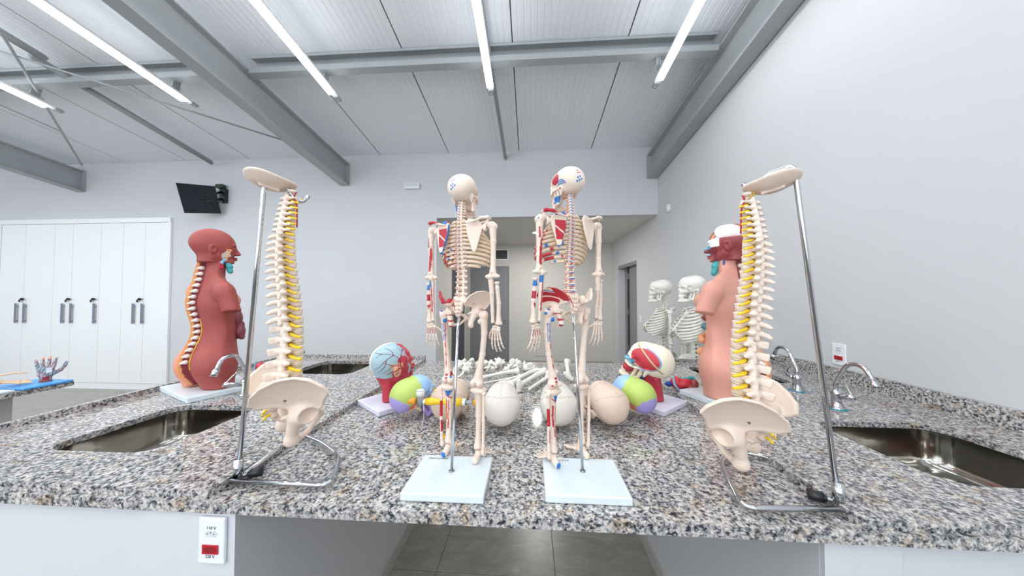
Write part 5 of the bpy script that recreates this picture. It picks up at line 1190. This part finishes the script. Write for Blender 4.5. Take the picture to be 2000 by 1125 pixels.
blob('brain', [ell((0, 0, 0), (.014, .058, .030)), ell((0, .01, .01), (.012, .05, .03))], .003, mat('brain_white', 'f0eceb', .4, var=.08, vscale=60), HT, (-.012, -.004, .134), noise=.002)
blob('larynx', [con((0, .0, 0), (0, .014, -.055), .016, .013), ell((0, .01, -.02), (.018, .014, .012))], .003, MATS['teal_model'], HT, (-.020, .046, .000))
blob('neck_vessels', [con((0, 0, .0), (0, .0, -.06), .006), con((-.010, -.008, .0), (-.010, -.006, -.05), .005)], .002, mat('vessel_blue', '2c4a94', .4), HT, (-.034, .024, .010))
blob('intestine', [con((math.cos(i * 1.1) * .035, .02 * math.sin(i * .9), -.01 * i), (math.cos(i * 1.1 + 1.1) * .035, .02 * math.sin(i * .9 + .9), -.01 * i - .01), .014) for i in range(11)], .004, mat('organ_orange', 'dd9a6a', .4), TR, (-.035, .085, .27))
blob('liver', [ell((0, 0, 0), (.045, .03, .02), (0, 10, 0))], .004, mat('organ_brown', '9a4a3c', .35), TR, (-.03, .078, .345)); blob('stomach', [ell((0, 0, 0), (.03, .028, .018))], .004, mat('organ_teal', '4a7a88', .35), TR, (-.045, .080, .305))
# ================================================================ half heads on white square bases
def bust_base(c, rz, label): return base_board('stand_base', (c[0], c[1], ZL), .215, .215, .022, M_BOARDL, label, rz=rz)
bust_base((-.640, 1.325), R(-37), 'white square base under the veined blue head')
HL = empty('head_model', (-.640, 1.325, ZL + .0225), R(-44), 'head model with pale blue vein covered cranium and red face and neck', 'head model')
hb = Body(); head_prims(hb, (0, 0, 0), 1.06); hb.a(con((0, -.02, -.06), (0, .004, -.135), .050, .046), .02)
HOFF = Vector((0, -.0, .178))
def col_headL(P, C):
    x, y, z = P.T; C[:, :3] = srgb('9fbcc6'); wig = .006 * np.sin(x * 90) + .004 * np.sin(z * 170 + y * 60)
    setc(C, (y + wig > .050 - .3 * z) & (z > -.09), 'c23546'); setc(C, (z < -.030 + wig + .25 * y) & (y > -.02) & (y < .055), 'c23546'); setc(C, ((y - .025) ** 2 + (z + .005) ** 2 < .030 ** 2) & (y + wig > .005), 'c4414c'); setc(C, (z < -.062 + wig * .5), 'b53040')
    setc(C, (np.abs(x) < .008) & (y < .04) & (z > -.04), 'f0ead2'); setc(C, (x < -.008) & (z > -.06), 'efe8d6'); setc(C, (np.abs(x) > .069) & (y > -.03) & (y < .025) & (z > -.075) & (z < -.005), 'dba184')
    setc(C, (y > .07) & (z > -.03) & (z < -.015) & (np.abs(x) < .04), 'e8e0cf'); setc(C, (y > .06) & (z < -.09), 'e0a58c')
me = hb.mesh(.0032, 'head_shell', noise=.0004, nfreq=200, clip=lambda P: (-.174 - P[:, 2]).astype(f32)); paint(me, col_headL); o = mobj('head_shell', me, M_PAINT, HL); o.location = HOFF; o.rotation_euler = (R(4), 0, 0)
hf = Body(); head_prims(hf, (0, 0, 0), 1.06); hf.vx = .01
def on_head(y, z):
    xs = np.linspace(.0, .095, 96).astype(f32); P = np.stack([xs, np.full(96, y, f32), np.full(96, z, f32)], 1); d = hf.field(P); i = np.nonzero(d < 0)[0]
    return (xs[i[-1]] if len(i) else 0.)
def vessel(pts, r, m, par, off):
    pp = smooth_pts([(0, a, b) for a, b in pts], 5); q = [Vector((on_head(p.y, p.z) + r * .3, p.y, p.z)) for p in pp]; q = [v for v in q if v.x > .004]
    if len(q) < 3: return
    m_ = MB(); m_.tube(q, r, 6, rs=[r * (1 - .6 * i / len(q)) for i in range(len(q))]); o = m_.build('vein', m, par); o.location = off; o.rotation_euler = (R(4), 0, 0)
M_VEIN = mat('dark_vein', '7c2748', .4)
for tr in ([(.012, -.03), (.010, .01), (-.015, .035), (-.055, .045), (-.080, .030)], [(-.015, .035), (-.020, .055), (-.040, .066)], [(.010, .01), (.025, .04), (.010, .062)], [(-.015, .035), (-.045, .02), (-.070, -.005), (-.085, -.02)],
           [(-.045, .02), (-.055, -.01), (-.075, -.035)], [(-.055, .045), (-.075, .05)], [(.012, -.015), (-.02, -.01), (-.045, -.03), (-.068, -.045)], [(-.02, -.01), (-.04, .0), (-.06, .012)], [(.025, .04), (.045, .05), (.05, .035)], [(.03, .045), (.03, .06), (.015, .072)],
           [(.0, -.045), (-.03, -.05), (-.06, -.055)], [(-.03, -.05), (-.045, -.06)], [(.03, -.02), (.045, .01), (.06, .025)], [(.036, -.01), (.05, -.002)]):
    vessel(tr, .0017, M_VEIN, HL, HOFF)
vessel([(.020, -.02), (-.02, -.035), (-.06, -.052), (-.09, -.045)], .0030, M_RED, HL, HOFF); vessel([(.045, .065), (.02, .03), (-.005, -.02)], .0020, M_RED, HL, HOFF)
blob('sternum_piece', [box((0, 0, 0), (.030, .010, .055), .008, (18, 0, 0))], .003, mat('pale_blue_model', 'a9c8dc', .4), HL, (.02, .018, .062)); blob('neck_muscle', [con((.02, -.02, .11), (.024, -.022, .0), .028, .026), con((.03, .0, .10), (.02, .012, .01), .020, .016)], .003, mat('muscle_red', 'b53040', .4), HL, (0, 0, .012), zmin=-.011)
bust_base((.565, 1.400), R(40), 'white square base under the half skull head with red muscles')
HR = empty('head_model', (.555, 1.400, ZL + .0225), R(58), 'half skull head model with red temple muscle and red neck, right of green skull', 'head model')
def col_headR(P, C):
    x, y, z = P.T; C[:, :3] = srgb('efe8cf'); L_ = x < 0; e = ((y - .008) / .064) ** 2 + ((z + .002) / .044) ** 2
    setc(C, L_ & (e < 1.25) & (y < .02), '8fa0c8'); setc(C, L_ & (e < 1), 'cc3a48'); setc(C, L_ & (e < 1) & (np.abs(np.sin(np.arctan2(z + .05, y - .03) * 40)) < .12), 'b02a3a')
    setc(C, L_ & (seg_d(y, z, (.060, .045), (-.078, -.030)) < .0042), 'd8c79a'); setc(C, L_ & (seg_d(y, z, (.058, .041), (-.078, -.035)) < .0014), '8a4a3a')
    setc(C, L_ & (y > .045) & (z < -.026) & (z > -.052), '6fa3c0'); setc(C, (y > .055) & (z < -.062), 'cc3040'); setc(C, (z < -.085), 'efe2c8')
meR_ = meshes_painted(SK, col_headR, 'cranium', M_PAINT); o = link(bpy.data.objects.new('cranium', meR_), HR); o.location = (0, 0, .190); o.rotation_euler = (R(20), 0, 0); o.scale = (1.0,) * 3
meJ = meshes_painted(JW, col_plain('efe2c4', 'efe2c4'), 'mandible', M_PAINT); o = link(bpy.data.objects.new('mandible', meJ), HR); o.location = (0, 0, .190); o.rotation_euler = (R(20), 0, 0); o.scale = (1.0, 1.0, .92)
blob('cheek_muscle', [ell((0, 0, 0), (.010, .020, .018)), ell((.01, .018, .005), (.012, .012, .016))], .003, MATS['muscle_red'], HR, (-.032, .086, .135)); blob('eye_muscle', [con((0, 0, 0), (-.004, .026, .006), .008, .006)], .002, MATS['light_blue_model'], HR, (-.030, .072, .180))
blob('neck_muscle', [con((0, -.01, .105), (0, -.022, .002), .034, .036), con((-.02, .01, .10), (-.012, .01, .01), .014, .016), con((-.03, -.03, .10), (-.02, -.035, .01), .012, .014)], .003, MATS['muscle_red'], HR, zmin=.001)
blob('neck_vessels', [con((-.036, .03, .11), (-.030, .022, .03), .007), con((-.030, .045, .105), (-.040, .030, .06), .006), con((-.02, .05, .09), (-.02, .03, .02), .008)], .002, MATS['vessel_blue'], HR)
# ================================================================ loose organs
def organ(loc, rz, label, mirror=1):
    e = empty('organ_model', loc, rz, label, 'organ model'); s = mirror
    blob('lung_lobe', [ell((0, 0, .033), (.048, .030, .026), (0, -12 * s, 0)), ell((-.025 * s, 0, .036), (.030, .028, .030))], .003, mat('lung_red', 'c2303c', .35), e, noise=.001)
    blob('teal_rim', [con((-.046 * s, -.018, .066), (-.040 * s, -.026, .030), .005), con((-.040 * s, -.026, .030), (-.022 * s, -.026, .008), .005)], .002, MATS['light_blue_model'], e)
    blob('blue_vessel', [ell((-.062 * s, -.005, .028), (.018, .014, .014)), con((-.062 * s, -.005, .028), (-.035 * s, 0, .03), .010)], .0025, mat('deep_blue_model', '1f3f8c', .35), e)
    blob('brown_lobe', [ell((.034 * s, -.010, .020), (.026, .022, .017)), ell((.056 * s, .0, .034), (.020, .022, .024)), ell((.05 * s, -.012, .018), (.018, .016, .014))], .003, mat('organ_rust', '8e4038', .35), e)
    blob('airway', [con((.0 * s, .0, .055), (.052 * s, .01, .062), .008), con((.052 * s, .01, .062), (.064 * s, .0, .050), .006)], .0025, MATS['teal_model'], e); return e
p = onz(1332, 762, ZR); organ((p.x, p.y, ZR + .0005), R(-10), 'red and blue lung organ model lying left of pink torso base', 1)
p = onz(514, 728, ZR); organ((p.x, p.y, ZR + .0005), R(-20), 'red, teal and blue organ model lying behind the left pelvis', 1)
# ================================================================ taps
tap(-1.37, 1.34, -PI / 2, 'near left chrome tap in front of the dark red torso', teal=False); tap(-1.35, 1.52, PI / 2, 'far left chrome tap, its spout just right of left spine', h=.215, teal=False)
tap(1.30, 1.335, -PI / 2, 'near right chrome tap with teal gasket below wall outlet'); tap(1.345, 1.57, PI / 2, 'far right chrome tap with teal gasket, behind the right spine')
# ================================================================ yellow T-shaped fitting
Yt = 1.03; a = ony(797, 783, Yt); b_ = ony(940, 783, Yt); zb = a.z; c_ = ony(874, 783, Yt)
e = empty('valve_assembly', (c_.x, Yt, ZL), 0, 'yellow plastic T-shaped fitting with clear coupling between left skeleton and beige skull', 'fitting')
LX = lambda px: ony(px, 783, Yt).x - c_.x; zz = zb - ZL; M_YEL = mat('yellow_plastic', 'edc21c', .35); M_ORG = mat('amber_plastic', 'e09a1c', .35); M_CLR = mat('clear_plastic', 'dfe4e6', .15, trans=.7)
def xt(name, prof, m, par=None):
    m_ = MB(); m_.tube([(LX(p), 0, zz) for p, r in prof], 1, 14, rs=[r for p, r in prof]); return m_.build(name, m, par or e)
xt('pipe', [(832, .012), (846, .0135), (850, .010), (868, .009), (872, .0115), (877, .0115), (881, .009), (886, .010), (890, .0135), (903, .0135)], M_YEL)
xt('ring', [(827, .008), (833, .008)], M_PLAST); xt('ring', [(903, .0125), (909, .0125)], M_PLAST); xt('neck', [(909, .007), (926, .007)], M_CLR); xt('end_cap', [(925, .010), (929, .012), (936, .012), (940, .009)], M_ORG)
m_ = MB(); m_.tube([(LX(813), 0, zz), (LX(806), 0, zz + .001), (LX(797), 0, zz - .006)], 1, 10, rs=[.012, .011, .006]); m_.build('end_cap', M_ORG, e)
m_ = MB(); m_.lathe([(.013, -.016), (.013, .018), (.014, .019), (.014, .038), (.012, .040)], (LX(821), 0, zz), 18); m_.build('coupling', M_CLR, e)
m_ = MB(); m_.lathe([(.0143, .020), (.0143, .037), (.012, .0405)], (LX(821), 0, zz), 18); m_.build('screw_cap', M_PLAST, e)
m_ = MB(); m_.tube([(0, 0, zz - .01), (0, 0, .006)], 1, 10, rs=[.006, .0055]); m_.build('stem', mat('ochre_plastic', 'c9a11c', .4), e)
m_ = MB(); m_.lathe([(.020, .0003), (.020, .004), (.007, .007)], n=18); m_.build('foot', MATS['ochre_plastic'], e)
m_ = MB(); m_.tube(smooth_pts([(LX(829), -.012, zz), (LX(831), -.014, zz - .04), (LX(828), -.012, zz - .07)], 4), .0008, 5); m_.build('string', M_PLAST, e)
# ================================================================ far-left counter: hand model on blue board and foot model
p = onz(96, 750, .90 + .012); BBd = base_board('blue_board', (-2.765, 1.468, .90), .23, .17, .012, mat('blue_board', '4f9fe6', .35), 'bright blue board on far left counter under hand model', rz=R(0), cat='board')
HM = empty('hand_model', (-2.745, 1.505, .9125), R(60), 'open upright hand model painted in grey blue and red muscles', 'hand model'); HM.scale = (.92, .92, 1.0)
b = Body(); b.a(ell((0, 0, .016), (.021, .016, .020)), .006).a(con((0, 0, .015), (0, 0, .035), .018, .020), .01).a(box((0, 0, .056), (.030, .012, .026), .010), .012)
for x, l, a in ((-.027, .045, -.16), (-.010, .056, -.05), (.008, .060, .05), (.025, .052, .14)):
    q = Vector((x, 0, .078)); r_ = .0078; bend = 0
    for j, f_ in enumerate((.45, .32, .25)):
        bend += (.15, .35, .3)[j]; d = Vector((math.sin(a), math.sin(bend), math.cos(a) * math.cos(bend))); n_ = q + d * l * f_; b.a(con(q, n_, r_, r_ * .92), .002).a(ell(n_, (r_ * 1.02,) * 3), .002); q = n_; r_ *= .9
q = Vector((.024, .004, .040))
for l, d, r_ in ((.030, (.75, .25, .45), .0105), (.026, (.55, .15, .80), .0085), (.020, (.25, .1, .9), .0075)): n_ = q + Vector(d).normalized() * l; b.a(con(q, n_, r_, r_ * .9), .003); q = n_
def col_hand(P, C):
    x, y, z = P.T; C[:, :3] = srgb('9aa7ae'); t = np.sin(x * 520 + 6 * np.sin(z * 40)); u_ = np.sin(z * 75 + x * 60); setc(C, (t > .55) & (u_ > -.3), 'a8444a'); setc(C, (t < -.6) & (u_ < .5), '4d5870'); setc(C, (np.abs(x + .0) < .012) & (z < .03), '8f3038'); setc(C, (z > .125), 'e39a78'); setc(C, (z > .05) & (z < .075) & (x > .0) & (x < .02), 'd5dde0')
me = b.mesh(.0025, 'hand'); paint(me, col_hand); mobj('hand', me, M_PAINTS, HM); 
m_ = MB(); m_.lathe([(.024, .0), (.022, .006), (.019, .01)], n=18); m_.build('wrist_socket', MATS['organ_rust'], HM)
p = onz(12, 757, .90 + .012); base_board('stand_base', (-2.80, 1.265, .90), .28, .20, .012, M_BOARD, 'white base board under foot bones at left picture edge', cat='stand base')
FM = empty('foot_model', (-2.79, 1.335, .9125), R(-8), 'tan foot bone model with upright shin bone at left edge', 'foot model'); FM.scale = (.8, .8, .95)
c = BM['foot'].copy(); paint(c, None, 'e6bf98'); c.materials.append(M_PAINTS); o = link(bpy.data.objects.new('foot_bones', c), FM); o.scale = (2.1,) * 3; o.location = (0, 0, .064)
m_ = MB(); m_.tube([(0, 0, .055), (.002, 0, .10), (.006, -.004, .155)], 1, 12, rs=[.019, .013, .014]); m_.build('shin_bone', mat('tan_bone', 'e8c9a8', .5), FM)
blob('upper_toe_bones', [con((.0, .03, .07), (.004, .10, .072), .007, .005), con((.004, .10, .072), (.006, .15, .066), .005, .004)], .0025, MATS['tan_bone'], FM)
